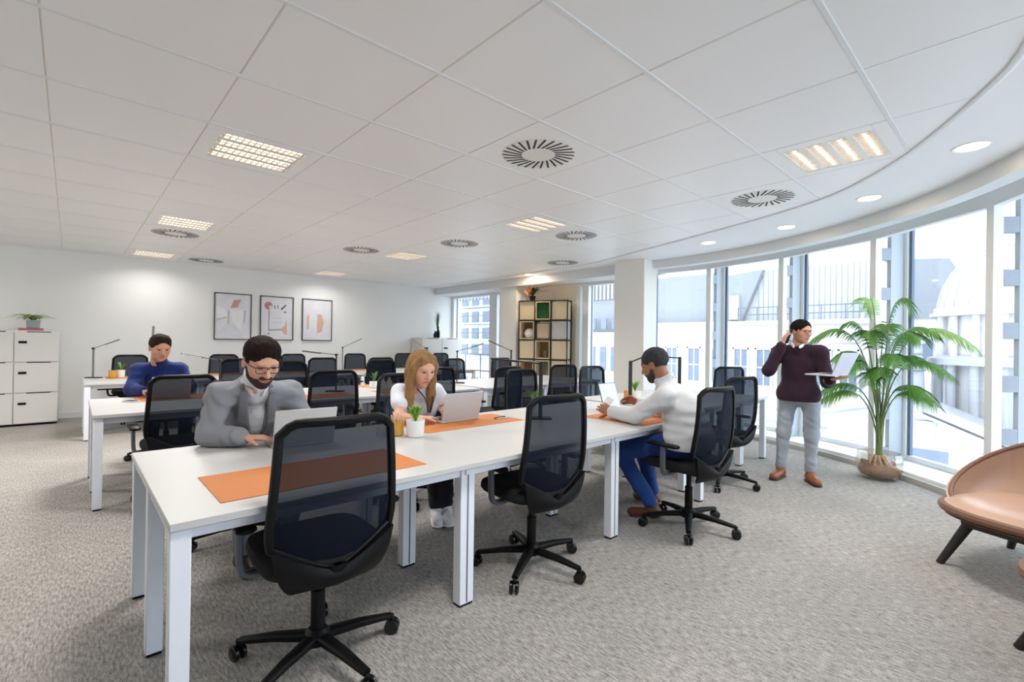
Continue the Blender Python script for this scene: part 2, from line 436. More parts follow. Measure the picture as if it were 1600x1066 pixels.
# ---- ceiling fixtures
louvre = pmat('louvre', (240, 232, 222), .35, metal=.3)
tube_glow = pmat('tube_glow', (255, 246, 234), .4, emit=2.0)
def ceiling_light(x, y, label):
    t = thing('ceiling_light', label, 'ceiling light', (x, y, CE-.001), 0, 'recessed louvre lights')
    h = TS/2-gap
    mb = MB(); q = .275
    mb.box(-h, h, -h, -q, 0, .018, .003); mb.box(-h, h, q, h, 0, .018, .003); mb.box(-h, -q, -q, q, 0, .018, .003); mb.box(q, h, -q, q, 0, .018, .003)
    mb.build('frame', ceil_paint, t)
    MB().box(-q-.01, q+.01, -q-.01, q+.01, .026, .0295, 0).build('housing', louvre, t)
    for k in range(4):
        yy = -q+.069+k*.1375
        MB().cyl((-q+.02, yy, .018), (q-.02, yy, .018), .007, n=8).build('lamp_tube', tube_glow, t)
    mb = MB()
    for k in range(5):
        yy = -q+k*.1375; mb.box(-q, q, yy-.022, yy+.022, .001, .025, .003)
    for k in range(14):
        xx = -q+.02+k*(2*q-.04)/13
        for j in range(4):
            yy = -q+.069+j*.1375; mb.box(xx-.003, xx+.003, yy-.046, yy+.046, .002, .012, 0)
    mb.build('louvre', louvre, t)
    ld = bpy.data.lights.new('ceiling_light', 'AREA'); ld.shape = 'SQUARE'; ld.size = .5; ld.energy = FIXTURE_W*(.26 if y > 9.5 else 1.8 if y > 6 else .86); ld.color = (1, .98, .95); ld.spread = R(150)
    lo = bpy.data.objects.new('lamp', ld); COL.objects.link(lo); lo.parent = t; lo.location = (0, 0, -.004)
    return t
LLAB = ['louvred ceiling light above the bare front corner of the long bench', 'louvred ceiling light above the man in the grey suit', 'louvred ceiling light above the man in the blue shirt', 'louvred ceiling light against the back wall by the first framed picture',
        'louvred ceiling light next to the curved ceiling track', 'louvred ceiling light above the empty chairs at the short bench', 'louvred ceiling light between the middle and back benches', 'louvred ceiling light against the back wall past the last framed picture',
        'louvred ceiling light over the open carpet away from the benches', 'louvred ceiling light over the open carpet near the cabinets', 'louvred ceiling light directly above the drawer cabinets']
for (x, y), lab in zip(LIGHTS, LLAB): ceiling_light(x, y, lab)
mb = MB(); h = TS/2-gap; N_ = 26
def diffuser_proto():
    t = thing('air_diffuser', 'round ceiling air diffuser with swirling black slots', 'air vent', (0, 0, 0), 0, 'swirl air diffusers')
    MB().box(-h, h, -h, h, 0, .018, .003).build('panel', ceil_paint, t)
    mb = MB(); mb.lathe([(0, -.004), (.115, -.004), (.265, -.003), (.275, 0)], 48)
    mb.build('face', pmat('diffuser_white', (238, 236, 230), .5), t)
    for k in range(N_):
        an = 2*math.pi*k/N_; M = Matrix.Rotation(an, 4, 'Z') @ Matrix.Translation((.19, .03, -.004)) @ Matrix.Rotation(R(24), 4, 'Z')
        MB().box(-.072, .072, -.0075, .0075, -.0015, .001, 0, M).build('slot', dark_slot, t, smooth=0)
    return t
dp = diffuser_proto()
for k, (x, y) in enumerate(DIFF):
    place(dp, (x, y, CE-.001), 0, 'round swirl air diffuser '+['in the panel above the empty chair facing the woman', 'beside the curved ceiling track', 'next to the light above the man in the blue shirt', 'next to the light above the short bench', 'above the empty middle bench by the shelf', 'above the gap before the back bench', 'in the plaster margin near the open shelf', 'close to the back wall above the pictures'][k])
purge(dp)
# one diffuser sits in a ceiling panel that the curved track cuts short, so it has no square plate of its own
for o_ in [o for o in COL.objects if o.name.startswith('air_diffuser') and abs(o.location.x-6.21) < .01]:
    for c_ in [c for c in o_.children if c.name.startswith('panel')]: bpy.data.objects.remove(c_, do_unlink=True)
for t_ in [o for o in COL.objects if o.name.startswith('air_diffuser')]: t_.rotation_euler = (0, 0, 0)
def downlight(x, y, label, power):
    t = thing('downlight', label, 'ceiling light', (x, y, CE), 0, 'round downlights')
    MB().lathe([(.085, 0), (.1, -.006), (.105, -.004), (.105, .0)], 32).build('rim', trim_white, t)
    MB().lathe([(0, -.002), (.086, -.002)], 32).build('lens', pmat('downlight_glow', (255, 236, 200), .4, emit=1.6), t)
    ld = bpy.data.lights.new('downlight', 'AREA'); ld.shape = 'DISK'; ld.size = .15; ld.energy = power; ld.color = (1, .8, .55)
    lo = bpy.data.objects.new('lamp', ld); COL.objects.link(lo); lo.parent = t; lo.location = (0, 0, -.008)
for x, y, l_ in [(4.52, .27, 'above the tan armchair'), (5.43, 1.01, 'in front of the palm'), (6.1, 1.92, 'above the standing man'), (6.33, 2.95, 'above the short bench end')]: downlight(x, y, 'round downlight in the plaster margin '+l_, 1.2)
downlight(6.83, 6.90, 'round warm downlight above the open shelf', 8)
# ================================================================== BENCH DESKS
def bench(x0, x1, y0, y1, cuts, label, tray=True):
    t = thing('bench_desk', label, 'desk', (x0, y0, 0), 0)
    W, D = x1-x0, y1-y0
    MB().box(0, W, 0, D, .713, .74, .003).build('worktop', desk_white, t)
    MB().box(.05, W-.05, .07, .11, .66, .708, .002).build('beam', alu, t)
    MB().box(.05, W-.05, D-.11, D-.07, .66, .708, .002).build('beam', alu, t)
    if tray:
        MB().box(.15, W-.15, D/2-.09, D/2+.09, .60, .66, .003).build('cable_tray', black_plastic, t)
    def leg(cx, cy, wx, wy=.06):
        l = MB().box(cx-wx/2, cx+wx/2, cy-wy/2, cy+wy/2, .012, .712, .003).build('leg', alu, t)
        if wx > .07: MB().box(cx-.004, cx+.004, cy-wy/2-.001, cy-wy/2+.004, .02, .70, 0).build('groove', grey_plastic, l, smooth=0)
        MB().box(cx-wx/2+.004, cx+wx/2-.004, cy-wy/2+.004, cy+wy/2-.004, 0, .013, .001).build('foot', black_plastic, l)
    for k, c in enumerate(cuts):
        end = k in (0, len(cuts)-1)
        wx = .06 if end else .088
        cx = min(max(c-x0, wx/2+.004), W-wx/2-.004)
        for cy in (.045 if end else .09, D/2, D-.045 if end else D-.09): leg(cx, cy, wx)
        MB().box(cx-.02, cx+.02, .05, D-.05, .67, .71, .002).build('cross_beam', alu, t)
    return t
bench(.24, 4.02, 1.87, 3.17, [.24, 1.495, 2.775, 4.02], 'long white bench desk where the grey suited man types, orange mats on top')
bench(4.10, 6.12, 2.10, 3.40, [4.1, 5.52, 6.12], 'short white bench desk behind the white shirted man, beside the standing man')
bench(.13, 3.93, 4.84, 6.12, [.13, 1.4, 2.66, 3.93], 'long white bench desk where the man in the blue shirt sits')
bench(4.0, 6.5, 4.84, 6.12, [4.0, 5.25, 6.5], 'white bench desk in front of the open shelf')
bench(.13, 3.93, 8.16, 9.45, [.13, 1.4, 2.66, 3.93], 'long white bench desk below the three framed pictures')
bench(4.0, 6.5, 8.16, 9.45, [4.0, 5.25, 6.5], 'white bench desk in the far corner by the cabinet')

# ================================================================== OFFICE CHAIRS
def back_pt(u, v):                      # u -1..1 across, v 0..1 up the backrest
    zt = 1.04-.045*max(0, (abs(u)-.7)/.3)**2
    zb = .455+.125*abs(u)**1.2
    z = zb+(zt-zb)*v
    wdt = .238-.028*max(0, (z-.62)/.42)-.01*max(0, (.66-z)/.1)
    x = u*wdt
    y = -.205-.05*(z-.55)/.5+.045*u*u-.02*math.sin(max(0, min(1, (z-.5)/.55))*math.pi)
    return (x, y, z)
def make_chair():
    t = thing('office_chair', 'chair', 'chair')
    # five star base
    base = MB(); base.lathe([(.03, .075), (.052, .08), (.05, .125), (.034, .14)], 20)
    base.build('hub', black_plastic, t)
    for k in range(5):
        a = R(-75+72*k); c, s = math.cos(a), math.sin(a)
        path = [(.03*c, .03*s, .105), (.18*c, .18*s, .098), (.325*c, .325*s, .08)]
        l = MB().tube(path, [.026, .021, .015], 10, flat=(.75, 1.15, .6)).build('base_leg', black_plastic, t)
        ct = Vector((.33*c, .33*s, 0)); tn = Vector((-s, c, 0)).lerp(Vector((c, s, 0)), .4 if k % 2 else -.3).normalized()
        cs = MB(); cs.cyl((ct.x, ct.y, .05), (ct.x, ct.y, .085), .009, n=8)
        for sd in (-1, 1):
            p = ct+tn*(.006*sd); q = ct+tn*(.026*sd)
            cs.tube([p+Vector((0, 0, .032)), p+tn*(.004*sd)+Vector((0, 0, .032)), q-tn*(.004*sd)+Vector((0, 0, .032)), q+Vector((0, 0, .032))], [.027, .032, .032, .026], 16)
        cs.build('castor', black_gloss, t)
    MB().cyl((0, 0, .12), (0, 0, .30), .028, n=16).cyl((0, 0, .30), (0, 0, .43), .019, n=16).build('gas_column', black_plastic, t)
    MB().box(-.09, .09, -.15, .12, .405, .452, .015).build('mechanism', black_plastic, t)
    # seat
    mb = MB()
    def ring_(s, z, e=.42):
        out = []
        for k in range(40):
            a = 2*math.pi*k/40; c, sn = math.cos(a), math.sin(a)
            out.append((math.copysign(abs(c)**e, c)*.245*s, .03+math.copysign(abs(sn)**e, sn)*.235*s+0, z+.012*max(0, -sn)*0))
        return out
    lv = [(.86, .445), (.96, .452), (1, .468), (1, .488), (.975, .505), (.90, .515), (.6, .512), (.2, .508)]
    for s_, z_ in lv: mb.v += ring_(s_, z_)
    for i in range(len(lv)-1):
        for k in range(40): mb.f.append((i*40+k, i*40+(k+1) % 40, (i+1)*40+(k+1) % 40, (i+1)*40+k))
    mb.f.append(tuple(range(40))[::-1]); mb.f.append(tuple((len(lv)-1)*40+k for k in range(40)))
    mb.build('seat', seat_fabric, t)
    # mesh back and its frame
    MB().patch(lambda a, b: back_pt((a*2-1)*.97, .03+.94*b), 14, 14).build('mesh_back', mesh_fabric, t)
    bd = [back_pt(-1, v/14) for v in range(15)]+[back_pt(u/8, 1) for u in range(-7, 8)]+[back_pt(1, 1-v/14) for v in range(15)]+[back_pt(-u/8, 0) for u in range(-7, 8)]
    MB().tube(bd, .016, 10, closed=True, flat=(1, 1, .7), up=(0, 1, 0)).build('back_frame', black_plastic, t)
    # lower shell that runs from the frame under the seat
    def shell(a, b):
        u = a*2-1
        p = Vector(back_pt(u, 0)); p.y -= .018
        q = Vector((u*.13, -.13, .395)); mid = Vector((u*.20, -.245+.05*u*u, .42))
        return p*(1-b)**2+mid*2*b*(1-b)+q*b*b
    MB().patch(shell, 14, 8, .022).build('back_shell', black_plastic, t)
    MB().tube([back_pt(0, 0), (0, -.235, .49), (0, -.20, .43), (0, -.1, .42)], [.022, .03, .03, .03], 10, flat=(.8, 1.2)).build('spine', black_plastic, t)
    for s in (-1, 1):
        arm = MB().tube(smooth_path([(s*.15, .02, .43), (s*.25, .02, .428), (s*.285, .02, .455), (s*.292, .02, .54), (s*.292, .02, .628)], 4), .017, 10, flat=(.8, 1.25, .7)).build('arm_post', grey_plastic if s < 0 else black_plastic, t)
        mb = MB(); mb.tube([(s*.288, -.10, .635), (s*.288, -.085, .638), (s*.288, .13, .638), (s*.286, .15, .635)], [.022, .036, .036, .022], 14, flat=(.36, 1, .7), up=(0, 0, 1))
        mb.build('arm_pad', black_plastic, t)
    return t
chair_proto = make_chair()
def chair(x, y, deg, label, group):
    return place(chair_proto, (x, y, 0), R(deg), label, group)
G = 'black mesh office chairs'
chair(.775, 2.015, -3, 'black mesh office chair in front of the desk corner with the orange mat', G)
chair(2.05, 2.02, -4, 'empty black mesh chair facing the woman across the desk', G)
chair(3.36, 1.69, -6, 'black mesh chair the man in the white shirt sits on', G)
chair(4.66, 2.02, -14, 'empty black mesh chair beside the white shirted man, by the short bench', G)
chair(6.72, 2.95, -30, 'empty black mesh chair between the short bench and the tall windows', G)
chair(.90, 3.56, 182, 'black mesh chair under the man in the grey suit', G)
chair(2.16, 3.58, 176, 'black mesh chair under the blonde woman', G)
chair(3.62, 3.55, 178, 'empty black mesh chair across the desk from the white shirted man', G)
chair(4.90, 3.58, 176, 'empty black mesh chair behind the upright tablet', G)
chair(.66, 4.72, 0, 'black mesh chair across the desk from the man in the blue shirt', G)
chair(1.87, 4.72, -3, 'empty black mesh chair right behind the open laptop of the grey suited man', G)
chair(3.04, 4.72, 2, 'empty black mesh chair close behind the blonde woman', G)
chair(3.88, 4.47, 4, 'empty black mesh chair behind the silver laptop of the woman', G)
chair(4.96, 4.49, -10, 'empty black mesh chair standing in front of the open shelf', G)
chair(.80, 6.58, 178, 'black mesh chair under the man in the blue shirt', G)
for x, l_ in ((2.12, 'next to the man in the blue shirt'), (3.44, 'behind the two cream bottles'), (4.80, 'next to the slim lamp beside the woman'), (5.86, 'close to the white pillar and shelf')): chair(x, 6.42, 180+random.uniform(-5, 5), 'empty chair across the middle bench, '+l_, 'chairs on the far side of the middle benches')
for x, l_ in ((1.80, 'the print with the tan patch'), (3.02, 'the print with the pink mark'), (3.95, 'the print with the peach curves')): chair(x, 7.78 if x > 3.5 else 8.0, random.uniform(-5, 5), 'empty black mesh chair at the back bench facing '+l_, 'chairs facing the picture wall')
for x, l_ in ((.72, 'the wall, near the yellow pot'), (2.03, 'the print with the tan patch'), (3.25, 'the print with the pink mark'), (4.52, 'the print with the peach curves'), (5.72, 'the bare wall past the pictures'), (6.75, 'the corner cabinets')): chair(x, 9.70, 180+random.uniform(-6, 6), 'empty black mesh chair with its back to '+l_, 'chairs with their backs to the picture wall')
purge(chair_proto)

# ================================================================== DESK LAMPS
lamp_black = pmat('lamp_black', (30, 30, 33), .45)
lamp_grey = pmat('lamp_grey', (120, 122, 126), .4)
def desk_lamp(x, y, arm_deg, tilt, label, h=.43, th=.011, mat=None, L=.40, zb=.74):
    mat = mat or lamp_black
    t = thing('desk_lamp', label, 'lamp', (x, y, zb), R(arm_deg), 'slim jointed desk lamps')
    MB().box(-.09, .11, -.05, .05, 0, .014, .004).build('base', lamp_black, t)
    MB().box(-th, th, -th*.7, th*.7, .012, h, .002).build('post', mat, t)
    MB().cyl((0, -.016, h), (0, .016, h), .015, n=12).build('hinge', lamp_black, t)
    dx, dz = L*math.cos(R(tilt)), L*math.sin(R(tilt))
    MB().tube([(0, 0, h), (dx, 0, h+dz)], [th*.8, th*.7], 8, flat=(.6, 1.1)).build('arm', mat, t)
    p = Vector((dx, 0, h+dz)); q = Vector((dx*.45, 0, h+dz*.45))
    MB().tube([q-Vector((0, 0, .006)), p-Vector((0, 0, .006))], .012, 8, flat=(.4, 1.3)).build('light_head', mat, t)
GL = 'lamp'
desk_lamp(.245, 9.23, -43, 20, 'slim lamp beside a yellow pot on the back bench, arm raised', mat=lamp_grey)
desk_lamp(1.10, 5.48, 137, 10, 'slim lamp with a nearly level arm behind the blue shirted man\'s desk', h=.38, th=.009)
desk_lamp(.92, 9.1, 80, 70, 'slim lamp folded upright behind the blue shirted man', mat=lamp_grey, h=.40, zb=.743)
desk_lamp(3.78, 8.8, -43, 26, 'slim grey lamp on the back bench under the last framed picture', mat=lamp_grey, h=.46)
desk_lamp(2.28, 5.48, 137, 6, 'slim lamp with a level arm behind an empty chair near the grey suited man', h=.43, th=.008)
desk_lamp(5.65, 8.8, 137, 35, 'slim lamp behind the head of the blonde woman', mat=lamp_grey, h=.42)
desk_lamp(4.12, 5.62, -43, 18, 'slim lamp on the middle bench beside the blonde woman, arm towards the window', th=.008, h=.46)
desk_lamp(5.12, 5.55, 137, 24, 'slim lamp standing before the white pillar, arm raised', th=.011, h=.47)
desk_lamp(2.74, 2.62, 137, 5, 'thick black lamp on the front bench behind an empty chair', th=.015, h=.44)
desk_lamp(4.18, 2.74, -40, 22, 'thick black lamp in front of the white shirted man\'s face', th=.016, h=.42, L=.28)
desk_lamp(5.15, 2.72, 137, 3, 'black lamp behind the white shirted man\'s shoulder, arm level', th=.017, h=.45)

# ================================================================== CABINETS
cab_white = pmat('cabinet_white', (232, 230, 226), .45, var=.01)
def cabinet(x0, x1, yf, h, label, n=3, group='white drawer cabinets'):
    t = thing('drawer_cabinet', label, 'cabinet', (x0, yf, 0), 0, group)
    W = x1-x0
    MB().box(0, W, .02, .5, .03, h, .004).build('body', cab_white, t)
    MB().box(.01, W-.01, .04, .48, 0, .032, .002).build('plinth', black_plastic, t)
    hh = (h-.05)/n
    for k in range(n):
        z0 = .04+k*hh
        d_ = MB().box(.006, W-.006, 0, .022, z0, z0+hh-.014, .003).build('drawer', cab_white, t)
        MB().box(W*.28, W*.82, -.001, .012, z0+hh-.017, z0+hh-.004, .001).build('finger_pull', dark_slot, d_)
        MB().tube([(W*.1, -.004, z0+hh*.64), (W*.28, -.004, z0+hh*.64)], .018, 10, flat=(1, .5)).build('lock_plate', black_plastic, d_)
    return t
cabinet(-1.55, -1.08, 10.1, 1.42, 'white three drawer cabinet at the end of the row by the back wall')
cabinet(-1.08, -.61, 10.1, 1.42, 'white three drawer cabinet with nothing on top')
cabinet(-.61, -.13, 10.1, 1.42, 'white three drawer cabinet under the trailing potted plant')
cabinet(6.36, 6.95, 10.13, 1.43, 'white cabinet in the far corner under the dark bottles', 2)
cabinet(6.95, 7.54, 10.13, 1.43, 'white cabinet in the far corner against the window', 2)

# ================================================================== FRAMED PICTURES
frame_black = pmat('frame_black', (52, 52, 58), .4)
def art_mat(name, kind):
    m = bpy.data.materials.new(name); m.use_nodes = True; nt = m.node_tree; N = nt.nodes; L = nt.links; b = N['Principled BSDF']
    tc = N.new('ShaderNodeTexCoord'); nz = N.new('ShaderNodeTexNoise'); nz.inputs['Scale'].default_value = 5; L.new(tc.outputs['Object'], nz.inputs['Vector'])
    rp = N.new('ShaderNodeMix'); rp.data_type = 'RGBA'; rp.inputs[6].default_value = srgb(222, 223, 229)+(1,); rp.inputs[7].default_value = srgb(244, 244, 246)+(1,)
    L.new(nz.outputs['Fac'], rp.inputs[0]); L.new(rp.outputs[2], b.inputs['Base Color']); b.inputs['Roughness'].default_value = .5
    return m
ink = lambda n, c: pmat('ink_'+n, c, .7, var=.12, scale=20)
def picture(x0, x1, shapes, label, i):
    t = thing('framed_picture', label, 'picture', ((x0+x1)/2, YB-.002, 1.32), 0, 'framed abstract prints')
    W, H = x1-x0, .91; f = .016
    mb = MB(); mb.box(-W/2, W/2, -.03, 0, 0, f, .002); mb.box(-W/2, W/2, -.03, 0, H-f, H, .002); mb.box(-W/2, -W/2+f, -.03, 0, 0, H, .002); mb.box(W/2-f, W/2, -.03, 0, 0, H, .002)
    mb.build('frame', frame_black, t)
    pr = MB().box(-W/2+f, W/2-f, -.012, -.002, f, H-f, 0).build('print', art_mat('print_%d' % i, i), t, smooth=0)
    for k, (poly, col) in enumerate(shapes):
        mb = MB(); vs = [((p[0]-.5)*W, -.0122-.0002*k, (1-p[1])*H) for p in poly]; n = len(vs)
        mb.add(vs, [tuple(range(n))]); mb.build('painted_shape', ink('%d_%d' % (i, k), col), pr, smooth=0)
def bl(cx, cy, rx, ry, n=14): return [(cx+rx*math.cos(2*math.pi*k/n), cy+ry*math.sin(2*math.pi*k/n)) for k in range(n)]
picture(2.02, 2.67, [([(.42, .32), (.62, .30), (.72, .12), (.52, .14)], (214, 164, 148)), ([(.06, .28), (.3, .36), (.36, .52), (.05, .56)], (252, 252, 252)), ([(.42, .36), (.78, .34), (.72, .8), (.5, .62)], (252, 252, 252)), ([(.36, .36), (.40, .36), (.40, .68), (.34, .68)], (205, 200, 208)), ([(.80, .36), (.84, .36), (.82, .62), (.79, .62)], (192, 192, 202)), ([(.06, .56), (.34, .5), (.34, .53), (.07, .6)], (208, 205, 212)), ([(.1, .9), (.3, .66), (.6, .7), (.8, .95)], (226, 230, 236))], 'black framed print with a tan slanted patch', 0)
picture(2.83, 3.48, [(bl(.24, .22, .12, .09), (196, 132, 146)), (bl(.3, .25, .04, .04), (236, 226, 230)), ([(.40, .20), (.43, .20), (.45, .28), (.42, .29)], (120, 120, 132)), ([(.50, .2), (.53, .19), (.54, .28), (.51, .28)], (140, 120, 130)), ([(.60, .28), (.76, .17), (.78, .20), (.64, .31)], (104, 108, 116)), ([(.24, .32), (.28, .32), (.27, .78), (.24, .78)], (190, 160, 176)), ([(.24, .76), (.7, .74), (.7, .77), (.24, .79)], (160, 160, 172)), ([(.6, .74), (.74, .66), (.78, .50), (.82, .88), (.72, .86)], (230, 190, 170)), (bl(.74, .35, .03, .02), (90, 90, 100)), ([(.36, .5), (.66, .48), (.66, .49), (.36, .51)], (205, 206, 214)), ([(.36, .6), (.66, .58), (.66, .59), (.36, .61)], (205, 206, 214)), (bl(.25, .85, .04, .015), (150, 150, 158))], 'black framed print with a pink round mark and dark strokes', 1)
picture(3.66, 4.31, [([(.50, .36), (.64, .36), (.72, .55), (.66, .78), (.50, .82)], (228, 184, 164)), ([(.16, .42), (.22, .38), (.22, .72), (.16, .74)], (222, 186, 172)), ([(.28, .36), (.46, .36), (.46, .7), (.3, .7)], (236, 238, 240)), ([(.74, .42), (.8, .5), (.76, .66)], (220, 226, 230))], 'black framed print with two peach upright curves', 2)

# ================================================================== OPEN SHELF
pale_wood = pmat('pale_wood', (226, 206, 170), .55, var=.07, scale=8, stretch=(1, 8, 1))
brown_in = pmat('box_brown', (150, 120, 82), .6)
moss = pmat('moss_green', (22, 84, 38), .9, var=.3, scale=60, bump=.5, bscale=80)
weave = pmat('basket_weave', (206, 184, 152), .8, var=.2, scale=50, stretch=(1, 1, 5), bump=.4, bscale=60)
sh = thing('open_shelf', 'black metal cube shelf with pale wood boxes by the cream wall', 'shelf', (7.27, 6.24, 0), R(25))
CW, RH, Z0 = .345, .4, .18
SM = Matrix.Translation((7.27, 6.24, 0)) @ Matrix.Rotation(R(25), 4, 'Z')
def shw(x, y, z): return SM @ Vector((x, y, z))
tb = .011
for j in range(4):
    for d_ in (0, .3):
        MB().box(d_-tb, d_+tb, j*CW-tb, j*CW+tb, 0, 2.2, .002).build('upright', lamp_black, sh)
for k in range(6):
    z = Z0+k*RH+.02
    for d_ in (0, .3): MB().box(d_-tb, d_+tb, 0, 3*CW, z-tb, z+tb, .002).build('cross_bar', lamp_black, sh)
    for j in range(4): MB().box(0, .3, j*CW-tb, j*CW+tb, z-tb, z+tb, .002).build('side_bar', lamp_black, sh)
def cell(row, colm):    # row 0 at the top, column 0 at the far end
    y1 = 3*CW-colm*CW; z1 = 2.2-row*RH; return y1-CW+.016, y1-.016, z1-RH+.016, z1-.016
def panel(row, colm, mat, nm='panel_box'):
    a, b, c, d_ = cell(row, colm); return MB().box(.012, .29, a, b, c, d_, .004).build(nm, mat, sh)
def openbox(row, colm, lining):
    a, b, c, d_ = cell(row, colm); w_ = .018; mb = MB()
    mb.box(-.01, .29, a, a+w_, c, d_, .002); mb.box(-.01, .29, b-w_, b, c, d_, .002); mb.box(-.01, .29, a, b, c, c+w_, .002); mb.box(-.01, .29, a, b, d_-w_, d_, .002)
    o = mb.build('open_box', pale_wood, sh); MB().box(.27, .29, a+w_, b-w_, c+w_, d_-w_, 0).build('box_back', lining, o, smooth=0); return o
for rc in ((0, 0), (0, 2), (2, 0), (2, 2), (3, 2), (4, 0), (4, 1)):
    o = panel(*rc, pale_wood)
panel(1, 2, pmat('pale_grey_panel', (206, 200, 196), .6))
a, b, c, d_ = cell(0, 1); o = openbox(0, 1, moss); MB().box(.03, .26, a+.03, b-.03, c+.02, d_-.03, .02).build('moss_block', moss, o)
openbox(1, 0, brown_in); openbox(2, 1, brown_in); openbox(3, 0, brown_in); openbox(3, 1, pmat('sage', (150, 158, 140), .6))
a, b, c, d_ = cell(1, 1)
bk = MB(); bk.box(.02, .27, a+.01, b-.01, c, d_-.03, .03); bk = bk.build('storage_basket', weave); bk.location = sh.location; bk.rotation_euler = sh.rotation_euler; tag(bk, 'pale woven storage basket in the open shelf', 'basket')
ys = 6.16
def lathe_thing(name, prof, mat, loc, label, cat, n=24, group=None):
    o = MB().lathe(prof, n).build(name, mat); o.location = loc; return tag(o, label, cat, group)
a, b, c, d_ = cell(1, 0)
lathe_thing('round_vase', [(.04, 0), (.09, .03), (.115, .09), (.1, .15), (.06, .19), (.035, .2), (.03, .19), (.045, .1), (0, .02)], pmat('vase_white', (244, 242, 236), .35), shw(.13, a+.14, c+.019), 'round white vase in an open shelf box', 'vase')
a, b, c, d_ = cell(2, 1)
lathe_thing('small_jar', [(.05, 0), (.06, .02), (.06, .12), (.045, .15), (.04, .15), (.05, .1), (0, .02)], pmat('jar_brown', (112, 96, 72), .4), shw(.14, a+.13, c+.019), 'small brown jar in a dark lined shelf box', 'jar')
def leafy(name, mat_leaf, stems, parent, thick=.0015, leaf=(.10, .025), seed=1, droop=.5, spread=.9, up=.18):
    rnd = random.Random(seed); mb = MB()
    for k in range(stems):
        a = rnd.uniform(0, 2*math.pi); l = leaf[0]*rnd.uniform(.7, 1.3); w_ = leaf[1]*rnd.uniform(.7, 1.2); e = rnd.uniform(.15, 1)*spread; h0 = rnd.uniform(.0, .4)*up
        d = Vector((math.cos(a), math.sin(a), 0)); s = Vector((-d.y, d.x, 0)); pts = []
        for i in range(5):
            t_ = i/4; pts.append(d*(l*e*t_)+Vector((0, 0, h0+up*(1.6*t_-droop*1.6*t_*t_)*rnd.uniform(.95, 1.05))))
        wd = [w_*x for x in (.25, .8, 1, .7, .03)]
        vs = []
        for p, q in zip(pts, wd): vs += [p-s*q/2, p+Vector((0, 0, q*.12)), p+s*q/2]
        fs = []
        for i in range(4):
            for j in range(2): fs.append((i*3+j, i*3+j+1, i*3+4+j, i*3+3+j))
        mb.add(vs, fs)
    return mb.build(name, mat_leaf, parent)
leaf_green = pmat('leaf_green', (74, 122, 48), .5, var=.35, scale=25)
leaf_light = pmat('leaf_light', (112, 168, 46), .5, var=.3, scale=25)
t = thing('flower_pot', 'potted orange flowers and dark leaves on top of the open shelf', 'plant', shw(.15, .8, 2.212))
MB().lathe([(.05, 0), (.07, .1), (.064, .1), (.04, .02), (0, .02)], 20).build('pot', black_plastic, t)
leafy('leaves', pmat('leaf_dark', (50, 62, 40), .5, var=.3), 20, t, seed=3, leaf=(.3, .05), up=.16).location = (0, 0, .08)
leafy('flowers', pmat('flower_orange', (206, 132, 88), .6, var=.3), 16, t, seed=5, leaf=(.34, .045), up=.2).location = (0, .1, .06)

# ================================================================== LOUNGE ARMCHAIRS
tan_leather = pmat('tan_leather', (190, 152, 128), .3, var=.1, scale=5, bump=.06, bscale=120)
dark_wood = pmat('dark_wood', (34, 28, 27), .45)
piping = pmat('leather_edge', (120, 82, 60), .5)
def make_armchair(label, loc, rz):
    t = thing('lounge_armchair', label, 'armchair', loc, rz, 'tan leather lounge chairs')
    # local: faces +Y.  a runs round the shell from the front left over the back to the front right
    def rim(a):
        an = R(-58+296*a)              # angle of the shell, open towards +Y
        hgt = .385+.40*math.sin(math.pi*a)**2.4
        rx = .405+.06*math.sin(math.pi*a); ry = .42+.03*math.sin(math.pi*a)
        ang = math.pi/2+R(30)+(2*math.pi-R(60))*a
        return Vector((rx*math.cos(ang), ry*math.sin(ang)-.02, hgt))
    def base_(a):
        ang = math.pi/2+R(30)+(2*math.pi-R(60))*a
        return Vector((.30*math.cos(ang), .28*math.sin(ang), .335))
    def shell(a, b):
        p, q = base_(a), rim(a); m = Vector((q.x*1.02, q.y*1.02, .345))
        return p*(1-b)**2+m*2*b*(1-b)+q*b*b
    MB().patch(shell, 40, 10, -.022).build('shell', tan_leather, t)
    MB().tube([rim(i/40) for i in range(41)], .013, 8).build('rim', piping, t)
    def seat_pt(a, b, z0=.36):
        an = 2*math.pi*a; rx, ry = .40*b, .42*b
        c, s = math.cos(an), math.sin(an)
        return Vector((rx*math.copysign(abs(c)**.75, c), .03+ry*math.copysign(abs(s)**.75, s), z0+.06-.05*b**6+.01*math.cos(an*2)*b+(.03*max(0, s)*b)))
    mb = MB(); mb.patch(lambda a, b: seat_pt(a, b), 40, 10); mb.patch(lambda a, b: seat_pt(1-a, b)-Vector((0, 0, .075*(1-.2*b))), 40, 4)
    mb.build('seat_cushion', tan_leather, t)
    MB().tube([seat_pt(i/40, 1.0)-Vector((0, 0, .022)) for i in range(40)], .026, 8, closed=True).build('seat_edge', piping, t)
    for sx in (-1, 1):
        for sy in (-1, 1):
            MB().tube([(sx*.23, sy*.22, .33), (sx*.34, sy*.34, 0)], [.03, .019], 10).build('leg', dark_wood, t)
    mb = MB(); q_ = .262; [mb.tube([Vector((a, b, .275)), Vector((c, d, .275))], .026, 8, flat=(1.15, .8)) for a, b, c, d in ((-q_, q_, q_, q_), (-q_, -q_, q_, -q_), (q_, -q_, q_, q_), (-q_, -q_, -q_, q_))]
    mb.build('under_frame', dark_wood, t)
    return t
make_armchair('tan leather lounge armchair on dark wooden legs beside the window sill', (4.20, -.115, 0), R(66)).scale = (1.07, 1.07, 1.0)
make_armchair('tan leather lounge armchair of which only the seat front reaches into view', (3.19, -.46, 0), R(50))
